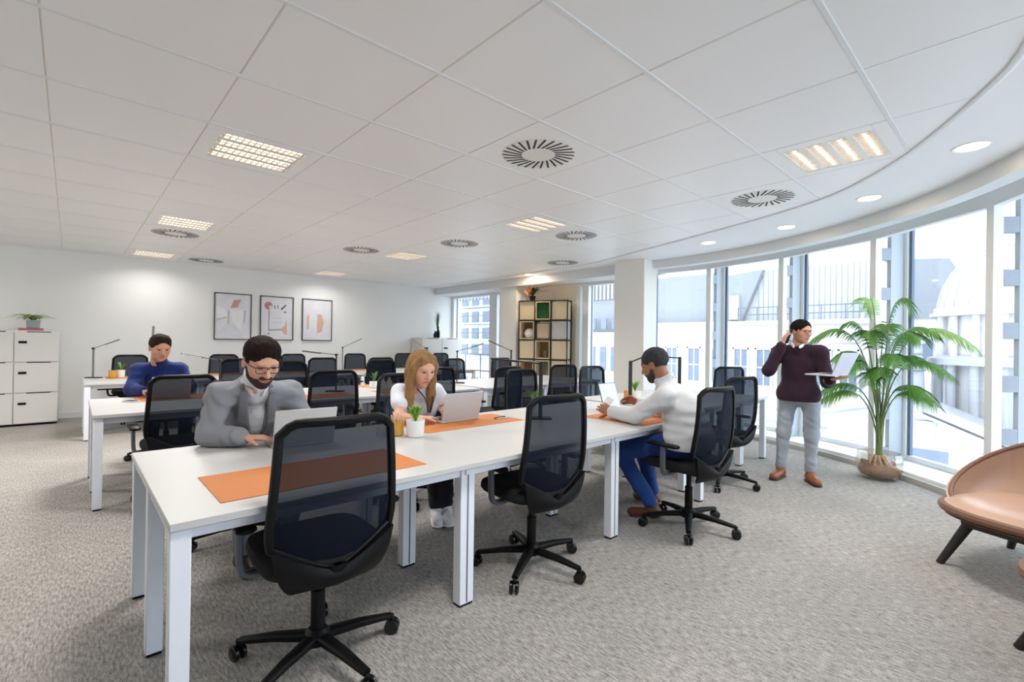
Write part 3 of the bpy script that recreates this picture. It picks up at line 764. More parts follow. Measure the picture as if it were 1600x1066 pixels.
# ================================================================== PEOPLE (blended solid bodies, meshed once)
def V3(*a): return np.array(a, dtype=np.float32)
def unit(v): v = np.asarray(v, np.float32); return v/np.linalg.norm(v)
class Field:
    def __init__(s, lo, hi, h):
        s.lo = np.asarray(lo, np.float32); s.h = h
        n = np.ceil((np.asarray(hi)-s.lo)/h).astype(int)+1; s.n = n
        s.ax = [s.lo[i]+h*np.arange(n[i], dtype=np.float32) for i in range(3)]
        s.F = np.full(tuple(n), .3, np.float32)
    def _reg(s, lo, hi):
        a = np.clip(np.floor((np.asarray(lo)-s.lo)/s.h).astype(int), 0, s.n); b = np.clip(np.ceil((np.asarray(hi)-s.lo)/s.h).astype(int)+1, 0, s.n)
        if (b <= a).any(): return None
        sl = tuple(slice(a[i], b[i]) for i in range(3))
        return sl, s.ax[0][sl[0]][:, None, None], s.ax[1][sl[1]][None, :, None], s.ax[2][sl[2]][None, None, :]
    def _mix(s, sl, d, k, op):
        F = s.F[sl]
        if op == 'u':
            hh = np.clip(.5+.5*(F-d)/k, 0, 1); s.F[sl] = F*(1-hh)+d*hh-k*hh*(1-hh)
        else:
            d = -d; hh = np.clip(.5-.5*(F-d)/k, 0, 1); s.F[sl] = F*(1-hh)+d*hh+k*hh*(1-hh)
    def cap(s, a, b, ra, rb=None, k=.02, op='u', flat=None):
        a = np.asarray(a, np.float32); b = np.asarray(b, np.float32); rb = ra if rb is None else rb
        pad = max(ra, rb)*1.05+k+.02
        rg = s._reg(np.minimum(a, b)-pad, np.maximum(a, b)+pad)
        if rg is None: return
        sl, X, Y, Z = rg; d = b-a; L = float(d@d)+1e-9
        px, py, pz = X-a[0], Y-a[1], Z-a[2]
        t = np.clip((px*d[0]+py*d[1]+pz*d[2])/L, 0, 1)
        qx, qy, qz = px-t*d[0], py-t*d[1], pz-t*d[2]
        D2 = qx*qx+qy*qy+qz*qz
        if flat is not None:
            n, f = flat; n = unit(n); c = qx*n[0]+qy*n[1]+qz*n[2]; D2 = D2+c*c*(1/(f*f)-1)
        s._mix(sl, np.sqrt(D2)-(ra+(rb-ra)*t), k, op)
    def ell(s, c, r, A=None, k=.02, op='u'):
        c = np.asarray(c, np.float32); r = np.asarray(r, np.float32); pad = r.max()+k+.02
        rg = s._reg(c-pad, c+pad)
        if rg is None: return
        sl, X, Y, Z = rg
        A = np.eye(3, dtype=np.float32) if A is None else A
        px, py, pz = X-c[0], Y-c[1], Z-c[2]
        q = [px*A[i][0]+py*A[i][1]+pz*A[i][2] for i in range(3)]
        k0 = np.sqrt(sum((q[i]/r[i])**2 for i in range(3))); k1 = np.sqrt(sum((q[i]/r[i]**2)**2 for i in range(3)))+1e-6
        s._mix(sl, k0*(k0-1)/k1, k, op)
    def cut(s, p, n):
        n = unit(n); X, Y, Z = s.ax[0][:, None, None], s.ax[1][None, :, None], s.ax[2][None, None, :]
        s.F = np.maximum(s.F, (X-p[0])*n[0]+(Y-p[1])*n[1]+(Z-p[2])*n[2])
    def wrinkle(s, amp, fr=38, seed=0):
        X, Y, Z = s.ax[0][:, None, None], s.ax[1][None, :, None], s.ax[2][None, None, :]
        rn = np.random.RandomState(seed)
        for _ in range(3):
            d = rn.normal(size=3)*fr/1.6; e = rn.normal(size=3)*fr/3
            s.F += (amp/2*np.sin(X*d[0]+Y*d[1]+Z*d[2]*1.4+2*np.sin(X*e[0]+Y*e[1]+Z*e[2]))).astype(np.float32)
    def mesh(s):
        F = s.F; S = F < 0
        C = np.zeros(tuple(s.n-1), np.int8)
        for i in (0, 1):
            for j in (0, 1):
                for k in (0, 1): C += S[i:s.n[0]-1+i, j:s.n[1]-1+j, k:s.n[2]-1+k]
        act = np.argwhere((C > 0) & (C < 8))
        if len(act) == 0: return np.zeros((0, 3)), np.zeros((0, 4), int)
        idx = np.full(tuple(s.n-1), -1, np.int64); idx[act[:, 0], act[:, 1], act[:, 2]] = np.arange(len(act))
        cor = [(i, j, k) for i in (0, 1) for j in (0, 1) for k in (0, 1)]
        val = {c: F[act[:, 0]+c[0], act[:, 1]+c[1], act[:, 2]+c[2]] for c in cor}
        acc = np.zeros((len(act), 3)); cnt = np.zeros(len(act))
        for c in cor:
            for ax in range(3):
                if c[ax]: continue
                e = list(c); e[ax] = 1; e = tuple(e); a, b = val[c], val[e]; m = (a < 0) != (b < 0)
                t = np.where(m, a/np.where(m, a-b, 1), 0)
                for q in range(3):
                    acc[:, q] += np.where(m, c[q]+(t if q == ax else 0), 0)
                cnt += m
        P = s.lo+(act+acc/cnt[:, None])*s.h
        faces = []
        for ax in range(3):
            a1, a2 = (ax+1) % 3, (ax+2) % 3
            sa = [slice(None)]*3; sb = [slice(None)]*3; sa[ax] = slice(0, -1); sb[ax] = slice(1, None)
            ch = S[tuple(sa)] != S[tuple(sb)]
            e = np.argwhere(ch); e = e[(e[:, a1] > 0) & (e[:, a2] > 0) & (e[:, a1] < s.n[a1]-1) & (e[:, a2] < s.n[a2]-1)]
            def g(d1, d2):
                q = e.copy(); q[:, a1] += d1; q[:, a2] += d2; return idx[q[:, 0], q[:, 1], q[:, 2]]
            Q = np.stack([g(-1, -1), g(0, -1), g(0, 0), g(-1, 0)], 1)
            ins = S[e[:, 0], e[:, 1], e[:, 2]]
            Q[~ins] = Q[~ins][:, ::-1]; faces.append(Q)
        return P, np.concatenate(faces)
def field_obj(name, parts, mat, parent=None):
    V, Fc, o = [], [], 0
    for P, Q in parts: V.append(P); Fc.append(Q+o); o += len(P)
    V = np.concatenate(V); Fc = np.concatenate(Fc)
    me = bpy.data.meshes.new(name); me.vertices.add(len(V)); me.vertices.foreach_set('co', V.astype(np.float32).ravel())
    me.loops.add(Fc.size); me.loops.foreach_set('vertex_index', Fc.astype(np.int32).ravel())
    me.polygons.add(len(Fc)); me.polygons.foreach_set('loop_start', np.arange(0, Fc.size, 4, dtype=np.int32)); me.polygons.foreach_set('loop_total', np.full(len(Fc), 4, np.int32))
    me.polygons.foreach_set('use_smooth', np.ones(len(Fc), bool)); me.materials.append(mat); me.update(calc_edges=True); me.validate()
    ob = bpy.data.objects.new(name, me); COL.objects.link(ob)
    if parent is not None: ob.parent = parent
    return ob
def lerp(a, b, t): return np.asarray(a)*(1-t)+np.asarray(b)*t
def hand_mesh(w, d, n, side, curl=.5, s=1.0, spread=1.0, thumb=.0):
    w = np.asarray(w, np.float32); d = unit(d); n = np.asarray(n, np.float32); n = unit(n-d*float(n@d)); lat = np.cross(d, n)*side   # lat points to the thumb
    f = Field(w-.17*s, w+.19*s, .0036)
    f.cap(w-d*.05*s, w+d*.01*s, .027*s, .027*s, .01, flat=(n, .8))
    f.cap(w+d*.012*s, w+d*.075*s+lat*.002, .034*s, .040*s, .012, flat=(n, .42))
    for q, (o, L) in enumerate(((.030, .070), (.010, .080), (-.011, .074), (-.031, .058))):
        p = w+d*(.084-.004*abs(q-1.2))*s+lat*o*s; ang = curl*(.55+.08*q); dr = unit(d+lat*o*2.2*spread)
        r = .0092*s
        for seg, fr in enumerate((.46, .31, .26)):
            ang2 = ang*(seg+1)*.75
            dd = dr*math.cos(ang2)+n*math.sin(ang2)
            e = p+dd*L*fr*s; f.cap(p, e, r, r*.9, .004); p = e; r *= .92
    p = w+d*.022*s+lat*.028*s; dd = unit(d*.75+lat*(.75-thumb)+n*.35)
    e = p+dd*.042*s; f.cap(p, e, .0135*s, .0105*s, .01); dd = unit(dd+d*.35+n*.15); f.cap(e, e+dd*.032*s, .0105*s, .0085*s, .004)
    return f.mesh()
def person(name, label, J, sp):
    bs = sp.get('bs', 1); hs = sp.get('hs', 1)
    P, C, N, H = (np.asarray(J[k], np.float32) for k in 'PCNH')
    S, E, W, HP, K, A = ([np.asarray(q, np.float32) for q in J[k]] for k in ('S', 'E', 'W', 'hip', 'K', 'A'))   # [left, right]
    rt = unit(S[1]-S[0]); up = unit(N-P); fw = unit(np.cross(up, rt)); AX = np.stack([rt, fw, up])
    hf = unit(J['hf']); hu = np.asarray(J.get('hu', (0, 0, 1)), np.float32); hu = unit(hu-hf*float(hu@hf)); hr = np.cross(hf, hu); HA = np.stack([hr, hf, hu])
    def hp(x, y, z): return H+hs*(hr*x+hf*y+hu*z)
    allp = np.stack([P, C, N, H]+S+E+W+HP+K+A)
    lo, hi = allp.min(0)-.22, allp.max(0)+.22; lo[2] = max(lo[2], -.0)
    def torso(f, g, low=True):
        if low: f.ell(P, np.array((.162, .118, .115))*bs+g, AX, .05)
        f.ell(lerp(P, C, .5), np.array((.142*sp.get('belly', 1), .108*sp.get('belly', 1), .16))*bs+g, AX, .06)
        f.ell(C, np.array((.160*sp.get('chest', 1), .112, .165))*bs+g, AX, .06)
        for i in (0, 1):
            f.cap(lerp(N, S[i], .25)-up*.02, S[i], .05*bs+g, .054*bs+g, .05)
            if sp.get('bust'): f.ell(C+fw*.075*bs+rt*(.07 if i else -.07)*bs+up*.02, np.array((.062, .055, .062))*bs+g, AX, .04)
    def arm(f, g, i, t=1.0, cuff=0):
        f.cap(S[i], E[i], (.053*bs+g), (.043*bs+g), .035)
        e = lerp(E[i], W[i], t); f.cap(E[i], e, .044*bs+g, (.044+(.029-.044)*t)*bs+g+cuff, .03)
    def leg(f, g, i, t=1.0):
        f.cap(HP[i], K[i], .085*bs+g, .058*bs+g, .05); f.cap(K[i], lerp(K[i], A[i], t), .056*bs+g, .038*bs+g+sp.get('flare', .006), .04)
    # --- body: one skin mesh
    skin = pmat('skin_'+name+sp['id'], sp['skin'], .5, var=.07, scale=14, spec=.35)
    parts = []
    f = Field(lo, hi, .010)
    torso(f, -.014); [arm(f, -.004, i) for i in (0, 1)]; [leg(f, -.012, i) for i in (0, 1)]
    f.cap(N-up*.03, hp(0, -.02, -.06), .052*bs, .048*hs, .03)
    parts.append(f.mesh())
    hfld = Field(H-.17*hs, H+.17*hs, .0040*hs)
    def he(c, r, k=.02, op='u', fl=hfld): fl.ell(hp(*c), np.array(r)*hs, HA, k*hs, op)
    def hc(a, b, ra, rb=None, k=.01, op='u', fl=hfld, flat=None): fl.cap(hp(*a), hp(*b), ra*hs, (ra if rb is None else rb)*hs, k*hs, op, flat)
    jw = sp.get('jaw', 1)
    hc((0, -.025, -.05), (0, -.035, -.16), .050*jw, .053, .03)
    he((0, -.012, .035), (.075, .094, .083)); he((0, .018, -.005), (.065, .072, .085), .03); he((0, .022, -.062), (.053*jw, .060, .050), .03)
    he((0, .060, -.096), (.021*jw, .018, .016), .02); hc((-.034, .074, .027), (.034, .074, .027), .013, k=.015)
    for sd in (-1, 1):
        he((sd*.042, .052, -.022), (.021, .024, .022), .02); he((sd*.030, .094, .006), (.015, .012, .0095), .010, 's')
        he((sd*.011, .095, -.029), (.0085, .010, .0075), .008)
        he((sd*.078, -.010, -.006), (.0085, .020, .031), .008); he((sd*.086, -.006, -.004), (.006, .012, .018), .006, 's')
    hc((0, .086, .014), (0, .109, -.026), .0075, .0115, .012); he((0, .082, -.060), (.023, .012, .012), .012)
    parts.append(hfld.mesh())
    for i in (0, 1):
        hd = J['hd'][i]; parts.append(hand_mesh(W[i], hd, J['hn'][i], J.get('hside', (1, -1))[i], sp.get('curl', (.5, .5))[i], sp.get('hand', 1)*bs))
    body = field_obj(name, parts, skin); tag(body, label, 'person')
    # --- face details
    def hfield(pad=.19): return Field(H-pad*hs, H+pad*hs, .0042*hs)
    def child(nm, f, mat, lab=None):
        o = field_obj(nm, [f.mesh()], mat, body)
        if lab: o['label'] = lab
        return o
    hairm = pmat('hair_'+sp['id'], sp['hair'], .8, spec=.1, var=.35, scale=60, stretch=(1, 1, .15), bump=.35, bscale=120)
    fe = Field(H-.13*hs, H+.13*hs, .0022*hs)
    for sd in (-1, 1): he((sd*.031, .0835, .006), (.0125, .0055, .0042), .003, fl=fe)
    child('eyes', fe, pmat('eye_dark', (58, 44, 38), .3))
    fe = Field(H-.13*hs, H+.13*hs, .0026*hs)
    for sd in (-1, 1): hc((sd*.016, .0885, .026), (sd*.045, .079, .030), .0042, .003, .003, fl=fe)
    child('eyebrows', fe, pmat('brow_'+sp['id'], sp.get('brow', sp['hair']), .7, var=.3, scale=80))
    fe = Field(H-.13*hs, H+.13*hs, .0022*hs)
    hc((-.019, .0875, -.0575), (.019, .0875, -.0575), .0042, k=.006, fl=fe); he((0, .0915, -.0575), (.016, .0045, .006), .006, fl=fe)
    child('lips', fe, pmat('lips_'+sp['id'], sp.get('lips', (170, 104, 92)), .45))
    # --- hair
    st = sp['style']; f = hfield(.2) if st != 'long' else Field(H-np.array((.2, .2, .36))*hs, H+.2*hs, .0048*hs)
    he((0, -.014, .040), (.084, .101, .088), .02, fl=f)
    if st == 'quiff': he((0, .040, .092), (.060, .052, .040), .03, fl=f)
    if st == 'long':
        he((0, -.045, -.03), (.084, .075, .11), .04, fl=f)
        for sd in (-1, 1):
            pts = [(sd*.045, .045, .085), (sd*.078, .028, .02), (sd*.086, .020, -.08), (sd*.083, .045, -.17), (sd*.074, .072, -.27)]
            rr = [.026, .028, .030, .031, .019]
            for a, b, ra, rb in zip(pts, pts[1:], rr, rr[1:]): hc(a, b, ra, rb, .02, fl=f, flat=(hf, .75))
        hc((0, -.06, -.05), (0, -.075, -.2), .075, .06, .03, fl=f, flat=(hf, .5))
        he((0, .135, -.035), (.063, .105, .118), .012, 's', fl=f); hc((0, .02, .14), (0, .12, .07), .006, .018, .012, 's', fl=f)
        he((0, .03, -.22), (.048, .1, .12), .02, 's', fl=f)
    else:
        hl = sp.get('hairline', 0)
        he((0, .128, -.028+hl), (.082, .085, .112), .008, 's', fl=f)
        he((0, .05, -.10), (.12, .065, .085), .010, 's', fl=f)
        f.cut(hp(0, -.05, -.062), hu*-1+hf*.35)
    f.wrinkle(.0022*hs, 160, 3)
    child('hair', f, hairm)
    if sp.get('beard'):
        f = hfield()
        he((0, .021, -.064), (.0595*jw, .068, .056), .01, fl=f); he((0, .062, -.098), (.028, .023, .022), .02, fl=f)
        hc((-.058, .004, -.02), (-.052, .02, -.06), .014, k=.02, fl=f); hc((.058, .004, -.02), (.052, .02, -.06), .014, k=.02, fl=f)
        he((0, .135, -.028), (.060, .075, .036), .008, 's', fl=f); he((0, .098, -.060), (.019, .022, .009), .005, 's', fl=f)
        f.cut(hp(0, .055, -.037), hu+hf*.55)
        hc((-.024, .088, -.047), (.024, .088, -.047), .0075, k=.006, fl=f)
        f.wrinkle(.0015, 260, 5)
        child('beard', f, pmat('beard_'+sp['id'], sp['beard'], .75, var=.35, scale=90))
    if sp.get('glasses'):
        mb = MB(); r_ = .0019*hs
        for sd in (-1, 1):
            q = [hp(sd*.031+x, .099, .004+z) for x, z in ((-.026, .014), (.026, .016), (.027, -.004), (.016, -.017), (-.016, -.017), (-.026, -.004))]
            mb.tube([Vector(p) for p in q], r_, 6, closed=True); mb.tube([Vector(hp(sd*.058, .098, .016)), Vector(hp(sd*.078, .06, .016)), Vector(hp(sd*.083, -.01, .014))], r_, 6)
        mb.tube([Vector(hp(-.006, .1, .012)), Vector(hp(.006, .1, .012))], r_, 6)
        mb.build('glasses', black_plastic, body)
    # --- clothes
    def cloth(nm, build, col, h=.0085, wr=.003, fr=40, lab=None, rough=.85, trim=None, box=None):
        f = Field(*(box or (lo, hi)), h); build(f)
        if wr: f.wrinkle(wr, fr, len(nm))
        if trim: trim(f)
        return child(nm, f, pmat('%s_%s' % (nm, sp['id']), col, rough, var=.05, scale=9, bump=.55, bscale=11, sheen=.1, spec=.2, stretch=(1, 1, .6)), lab)
    nu = unit(hp(0, -.03, -.08)-N); rN = .061*max(bs, hs)
    def trousers(f):
        f.ell(P, np.array((.162, .118, .115))*bs+.008, AX, .05)
        for i in (0, 1): leg(f, .008, i, .93)
    def ttrim(f): f.cut(P+V3(0, 0, .10 if abs(K[0][2]-P[2]) < .2 else .02), (0, 0, 1))
    cloth('trousers', trousers, sp['trousers'], trim=ttrim, wr=.004, fr=34)
    for i in (0, 1):
        T = np.asarray(J['T'][i], np.float32); f = Field(np.minimum(A[i], T)-.12, np.maximum(A[i], T)+.12, .006)
        toe = np.array((T[0], T[1], .036)); heel = np.array((A[i][0], A[i][1], .042+max(0, A[i][2]-.09))); d = unit(toe-heel)
        f.cap(heel-d*.03, toe-d*.03, .040, .040, .02, flat=(V3(0, 0, 1), .9)); f.cap(heel, A[i]+V3(0, 0, .02), .043, .040, .03); f.cut((0, 0, .002), (0, 0, -1))
        child('shoe', f, pmat('shoe_'+sp['id'], sp['shoe'], .4, var=.1))
        if sp.get('sole'):
            f = Field(np.minimum(A[i], T)-.12, np.maximum(A[i], T)+.12, .006); b_ = lambda z: np.array((0, 0, z))
            f.cap(heel*np.array((1, 1, 0))-d*.03+b_(.012), toe*np.array((1, 1, 0))-d*.03+b_(.012), .046, .046, .01, flat=(V3(0, 0, 1), .28)); f.cut((0, 0, .002), (0, 0, -1))
            child('sole', f, pmat('sole_'+sp['id'], sp['sole'], .6))
    kind = sp['top']
    slen = sp.get('sleeve', 1)
    def shirt_field(g, sl):
        def b(f):
            torso(f, g)
            if sp.get('untucked'): f.ell(P, np.array((.196, .142, .16))*bs+g+.006, AX, .05)
            for i in (0, 1):
                if sl >= .99: arm(f, g+.004+sp.get('slv', 0), i, .93, .002)
                else: f.cap(S[i], lerp(S[i], E[i], sl), .060*bs+g, .064*bs+g, .035)
            f.cap(N-nu*.05, N+nu*.10, .068*bs, rN, .03)
        return b
    def shirt_trim(f): f.cut(P-V3(0, 0, .06 if sp.get('untucked') else .02), (0, 0, -1)); q = sp.get('nl', .045 if slen > .9 else .0); f.cap(N+nu*(q+.09), N+nu*(q+.25), .09, .09, .008, 's')
    V_top = N+up*.045+fw*.075*bs
    if kind == 'jacket':
        cloth('shirt', lambda f: (torso(f, .004), f.cap(N-nu*.05, N+nu*.10, .066*bs, rN, .03)), sp['shirt'], wr=.0015, trim=shirt_trim)
        def jb(f):
            torso(f, .016)
            for i in (0, 1): arm(f, .017, i, .86, .008); f.cap(S[i]-up*.01, S[i]+rt*(.012 if i else -.012), .068*bs, .066*bs, .03)
            f.cap(N-fw*.03-up*.02, N-fw*.035+up*.03, .075*bs, .066*bs, .04)
        def jt(f):
            a, b_ = N+up*.06+fw*.03, C-up*.12*bs+fw*.135*bs
            f.cap(a+fw*.03, b_+fw*.02, .066*bs, .012*bs, .01, 's', flat=(fw, 2.4)); f.cap(b_+fw*.02, b_-up*.16*bs+fw*.02, .010*bs, .03*bs, .01, 's', flat=(fw, 2.5))
            f.cut((0, 0, .50), (0, 0, -1))
        cloth('jacket', jb, sp['jacket'], h=.0075, wr=.007, fr=46, trim=jt)
        def lapel(f):
            for sd in (-1, 1):
                a = N+up*.02+fw*.070*bs+rt*sd*.075*bs; m = C+up*.07*bs+fw*.118*bs+rt*sd*.078*bs; e = C-up*.10*bs+fw*.132*bs+rt*sd*.022*bs
                f.cap(a, m, .022*bs, .034*bs, .01, flat=(unit(fw+rt*sd*.35), .22)); f.cap(m, e, .034*bs, .008*bs, .01, flat=(unit(fw+rt*sd*.35), .22))
            f.cap(N-rt*.07*bs+up*.025+fw*.02, N-fw*.065+up*.045, .02, .022, .02, flat=(fw, .6)); f.cap(N+rt*.07*bs+up*.025+fw*.02, N-fw*.065+up*.045, .02, .022, .02, flat=(fw, .6))
        cloth('lapels', lapel, tuple(int(c*.93) for c in sp['jacket']), h=.005, wr=0, box=(C-.28, C+.34))
        for i in (0, 1):
            f = Field(W[i]-.12, W[i]+.12, .005); d = unit(W[i]-E[i]); f.cap(W[i]-d*.07, W[i]-d*.008, .040*bs, .037*bs, .01); f.cut(W[i]-d*.006, d)
            child('cuff', f, pmat('cuff_'+sp['id'], sp['shirt'], .8))
    else:
        def tt(f): shirt_trim(f)
        cloth(sp.get('topname', 'shirt'), shirt_field(.010 if slen > .9 else .008, slen), sp['shirt'], h=.0078, wr=sp.get('wr', .005), fr=sp.get('wfr', 30), trim=tt)
    if sp.get('collar'):
        nlc = sp.get('cl', sp.get('nl', .045)-.004)
        def cb(f):
            for sd in (-1, 1):
                f.cap(N-fw*.060*hs+nu*(nlc-.005), N+rt*sd*.062*hs+nu*(nlc-.012)+fw*.01, .017, .017, .008, flat=(unit(rt*sd+fw*.2), .35))
                f.cap(N+rt*sd*.062*hs+nu*(nlc-.012)+fw*.01, N+rt*sd*.030*bs+fw*sp.get('cf', .078)*bs+nu*(nlc-.048), .020, .014, .008, flat=(unit(rt*sd*.7+fw+up*.3), .3))
        cloth('collar', cb, sp['collar'], h=.0045, wr=0, box=(N-.16, N+.16))
    if kind == 'sweater':
        for i in (0, 1):
            f = Field(W[i]-.12, W[i]+.12, .005); d = unit(W[i]-E[i]); f.cap(W[i]-d*.055, W[i]-d*.006, .038*bs, .036*bs, .01); f.cut(W[i]-d*.004, d)
            child('cuff', f, pmat('cuff_'+sp['id'], sp['collar'], .8))
    return body

# ---- man in the grey suit
J = dict(P=(.87, 3.52, .625), C=(.835, 3.245, .87), N=(.80, 3.07, 1.065), H=(.795, 2.945, 1.215), hf=(.06, -.87, -.42),
         S=[(1.005, 3.12, 1.005), (.635, 3.12, 1.02)], E=[(1.10, 3.11, .825), (.575, 3.10, .800)], W=[(1.02, 3.01, .815), (.715, 2.945, .795)],
         hd=[(-.35, -.9, -.12), (.85, -.42, -.03)], hn=[(0, 0, -1), (0, 0, -1)],
         hip=[(.96, 3.50, .60), (.78, 3.50, .60)], K=[(1.01, 3.02, .555), (.74, 3.02, .555)], A=[(1.0, 3.10, .10), (.75, 3.10, .10)], T=[(1.01, 2.92, 0), (.74, 2.92, 0)])
person('person', 'bearded man in a grey suit jacket and glasses typing on a laptop', J,
       dict(id='suit', skin=(214, 164, 140), hair=(38, 28, 24), style='quiff', beard=(52, 36, 30), glasses=True, hs=1.13, top='jacket', shirt=(236, 236, 238), jacket=(142, 143, 148), trousers=(110, 112, 118), shoe=(50, 36, 28), collar=(240, 240, 241), curl=(.3, .3), hand=1.0, nl=.085, cl=.062, wr=.008))
# ---- blonde woman
J = dict(P=(2.10, 3.53, .61), C=(2.02, 3.285, .825), N=(1.965, 3.17, .985), H=(1.935, 3.085, 1.135), hf=(.0, -.95, -.30),
         S=[(2.135, 3.20, .945), (1.82, 3.20, .955)], E=[(2.25, 3.22, .815), (1.745, 3.07, .79)], W=[(2.15, 3.12, .803), (1.86, 2.95, .789)],
         hd=[(-.3, -.9, -.05), (.8, .25, -.05)], hn=[(0, 0, -1), (0, 0, -1)],
         hip=[(2.18, 3.51, .593), (2.02, 3.51, .593)], K=[(2.14, 3.06, .55), (2.02, 3.06, .55)], A=[(2.10, 2.98, .10), (2.03, 3.0, .10)], T=[(2.02, 2.82, 0), (1.95, 2.86, 0)])
b = person('person', 'blonde long-haired woman in a white short-sleeved top with a lanyard', J,
       dict(id='woman', bs=.93, skin=(222, 170, 146), hair=(150, 116, 78), brow=(140, 106, 74), lips=(186, 104, 100), style='long', hs=1.12, jaw=.9, top='tee', topname='blouse', shirt=(232, 233, 240), sleeve=.42, bust=True, trousers=(28, 28, 32), shoe=(236, 236, 238), sole=(240, 240, 240), curl=(.3, .25), flare=.012, wr=.003))
mb = MB()
for sd in (-1, 1):
    mb.tube(smooth_path([(1.965+sd*.055, 3.17, 1.02), (1.975+sd*.05, 3.09, .965), (1.99+sd*.03, 3.06, .90), (2.0+sd*.008, 3.075, .80)], 4), .0075, 6, flat=(.25, 1))
mb.build('lanyard', pmat('lanyard_navy', (36, 42, 66), .6), b)
# ---- man in the blue shirt
J = dict(P=(.77, 6.55, .63), C=(.725, 6.36, .86), N=(.70, 6.27, 1.065), H=(.69, 6.17, 1.235), hf=(.14, -.93, -.28),
         S=[(.885, 6.30, .99), (.525, 6.30, 1.0)], E=[(.96, 6.20, .812), (.455, 6.17, .812)], W=[(.87, 6.02, .806), (.55, 6.01, .806)],
         hd=[(-.4, -.8, -.05), (.6, -.7, -.05)], hn=[(0, 0, -1), (0, 0, -1)],
         hip=[(.86, 6.5, .605), (.68, 6.5, .605)], K=[(.9, 6.02, .555), (.62, 6.02, .555)], A=[(.9, 6.1, .10), (.62, 6.1, .10)], T=[(.9, 5.92, 0), (.62, 5.92, 0)])
person('person', 'short-haired man in a dark blue shirt at the middle bench', J,
       dict(id='blue', bs=1.06, skin=(198, 144, 118), hair=(44, 34, 28), style='quiff', hairline=.01, hs=1.14, jaw=1.08, top='shirt', shirt=(26, 42, 98), collar=(24, 38, 92), trousers=(30, 32, 40), shoe=(40, 30, 26), curl=(.25, .25), wr=.003, nl=.03))
# ---- man in the white shirt, seated with his back to the photographer's right
J = dict(P=(3.36, 1.69, .65), C=(3.35, 1.735, .835), N=(3.335, 1.865, 1.035), H=(3.315, 1.955, 1.185), hf=(-.10, .93, -.36),
         S=[(3.16, 1.785, .955), (3.53, 1.79, .96)], E=[(3.10, 1.99, .814), (3.62, 2.05, .815)], W=[(3.17, 2.25, .797), (3.60, 2.26, .83)],
         hd=[(.1, .75, .25), (-.1, .8, .30)], hn=[(.75, .3, -.35), (-.8, .2, -.3)], hside=(1, -1),
         hip=[(3.27, 1.72, .62), (3.45, 1.72, .62)], K=[(3.17, 2.19, .517), (3.52, 2.2, .517)], A=[(3.27, 1.93, .115), (3.60, 2.12, .10)], T=[(3.22, 2.11, 0), (3.62, 2.31, 0)])
person('person', 'grey-haired bearded man in a white shirt and blue jeans holding a phone', J,
       dict(id='white', bs=1.08, belly=1.1, skin=(158, 108, 80), hair=(60, 60, 64), brow=(50, 46, 44), lips=(130, 80, 68), style='short', beard=(44, 40, 38), hs=1.05, top='shirt', shirt=(208, 208, 210), collar=(214, 214, 214), untucked=True, nl=.05, trousers=(36, 66, 128), shoe=(92, 58, 40), curl=(.5, .9), wr=.006, wfr=30))
# ---- standing man with a phone
J = dict(P=(5.36, 1.555, .86), C=(5.36, 1.555, 1.14), N=(5.345, 1.545, 1.345), H=(5.33, 1.53, 1.49), hf=(-.50, -.86, -.10),
         S=[(5.34, 1.365, 1.285), (5.345, 1.735, 1.29)], E=[(5.335, 1.30, 1.005), (5.16, 1.765, 1.10)], W=[(5.13, 1.225, 1.042), (5.19, 1.655, 1.36)],
         hd=[(-.22, -.6, .17), (.2, -.2, .85)], hn=[(0, 0, 1), (.55, -.75, 0)], hside=(-1, 1),
         hip=[(5.37, 1.45, .84), (5.37, 1.65, .84)], K=[(5.36, 1.435, .47), (5.37, 1.69, .47)], A=[(5.39, 1.45, .10), (5.37, 1.715, .10)], T=[(5.25, 1.345, 0), (5.16, 1.72, 0)])
person('person', 'standing man in a dark purple sweater and light grey trousers on the phone', J,
       dict(id='purple', bs=.93, skin=(206, 152, 122), hair=(26, 22, 22), style='short', glasses=True, hs=.98, top='sweater', topname='sweater', shirt=(50, 30, 44), collar=(236, 236, 240), untucked=True, trousers=(166, 172, 180), shoe=(146, 84, 40), sole=(60, 40, 30), curl=(.02, .45), hand=1.0, wr=.005, slv=.004, nl=-.025, cl=.042, cf=.10, belly=1.06, chest=.97))
# ================================================================== THINGS ON THE DESKS
deck_dark = pmat('key_dark', (60, 62, 66), .5)
def laptop(loc, rz, label, lean=18, group='open silver laptops', Wd=.33, rx=0, lid_mat=None):
    t = thing('laptop', label, 'laptop', loc, rz, group)
    W2 = Wd/2
    MB().box(-W2, W2, 0, .225, 0, .014, .004).build('base', silver, t)
    k = MB()
    for r_ in range(5):
        for c in range(12):
            x = -W2+.028+c*(Wd-.056)/12; k.box(x+.001, x+(Wd-.056)/12-.001, .03+r_*.02, .048+r_*.02, .0135, .0155, 0)
    k.build('keyboard', deck_dark, t, smooth=0)
    MB().box(-.05, .05, .145, .21, .0138, .0146, 0).build('trackpad', pmat('trackpad', (190, 190, 192), .4), t)
    a = R(lean); M = Matrix.Translation((0, .004, .012)) @ Matrix.Rotation(a, 4, 'X')
    lid = MB().box(-W2, W2, -.004, .003, 0, .215, .003, M).build('lid', lid_mat or silver, t)
    MB().box(-W2+.01, W2-.01, .003, .0035, .012, .205, 0, M).build('display', screen_dark, lid, smooth=0)
    return t
laptop((.985, 2.80, .74), R(-5), 'open silver laptop in front of the grey suited man')
laptop((2.175, 2.91, .743), R(2), 'open silver laptop in front of the blonde woman', lean=14, Wd=.36)
laptop((.74, 5.80, .743), R(4), 'open silver laptop in front of the man in the blue shirt')
lp = laptop((5.07, 1.14, 1.083), 0, 'open laptop balanced on the standing man\'s hand', lean=24, lid_mat=pmat('lid_lavender', (206, 208, 220), .4))
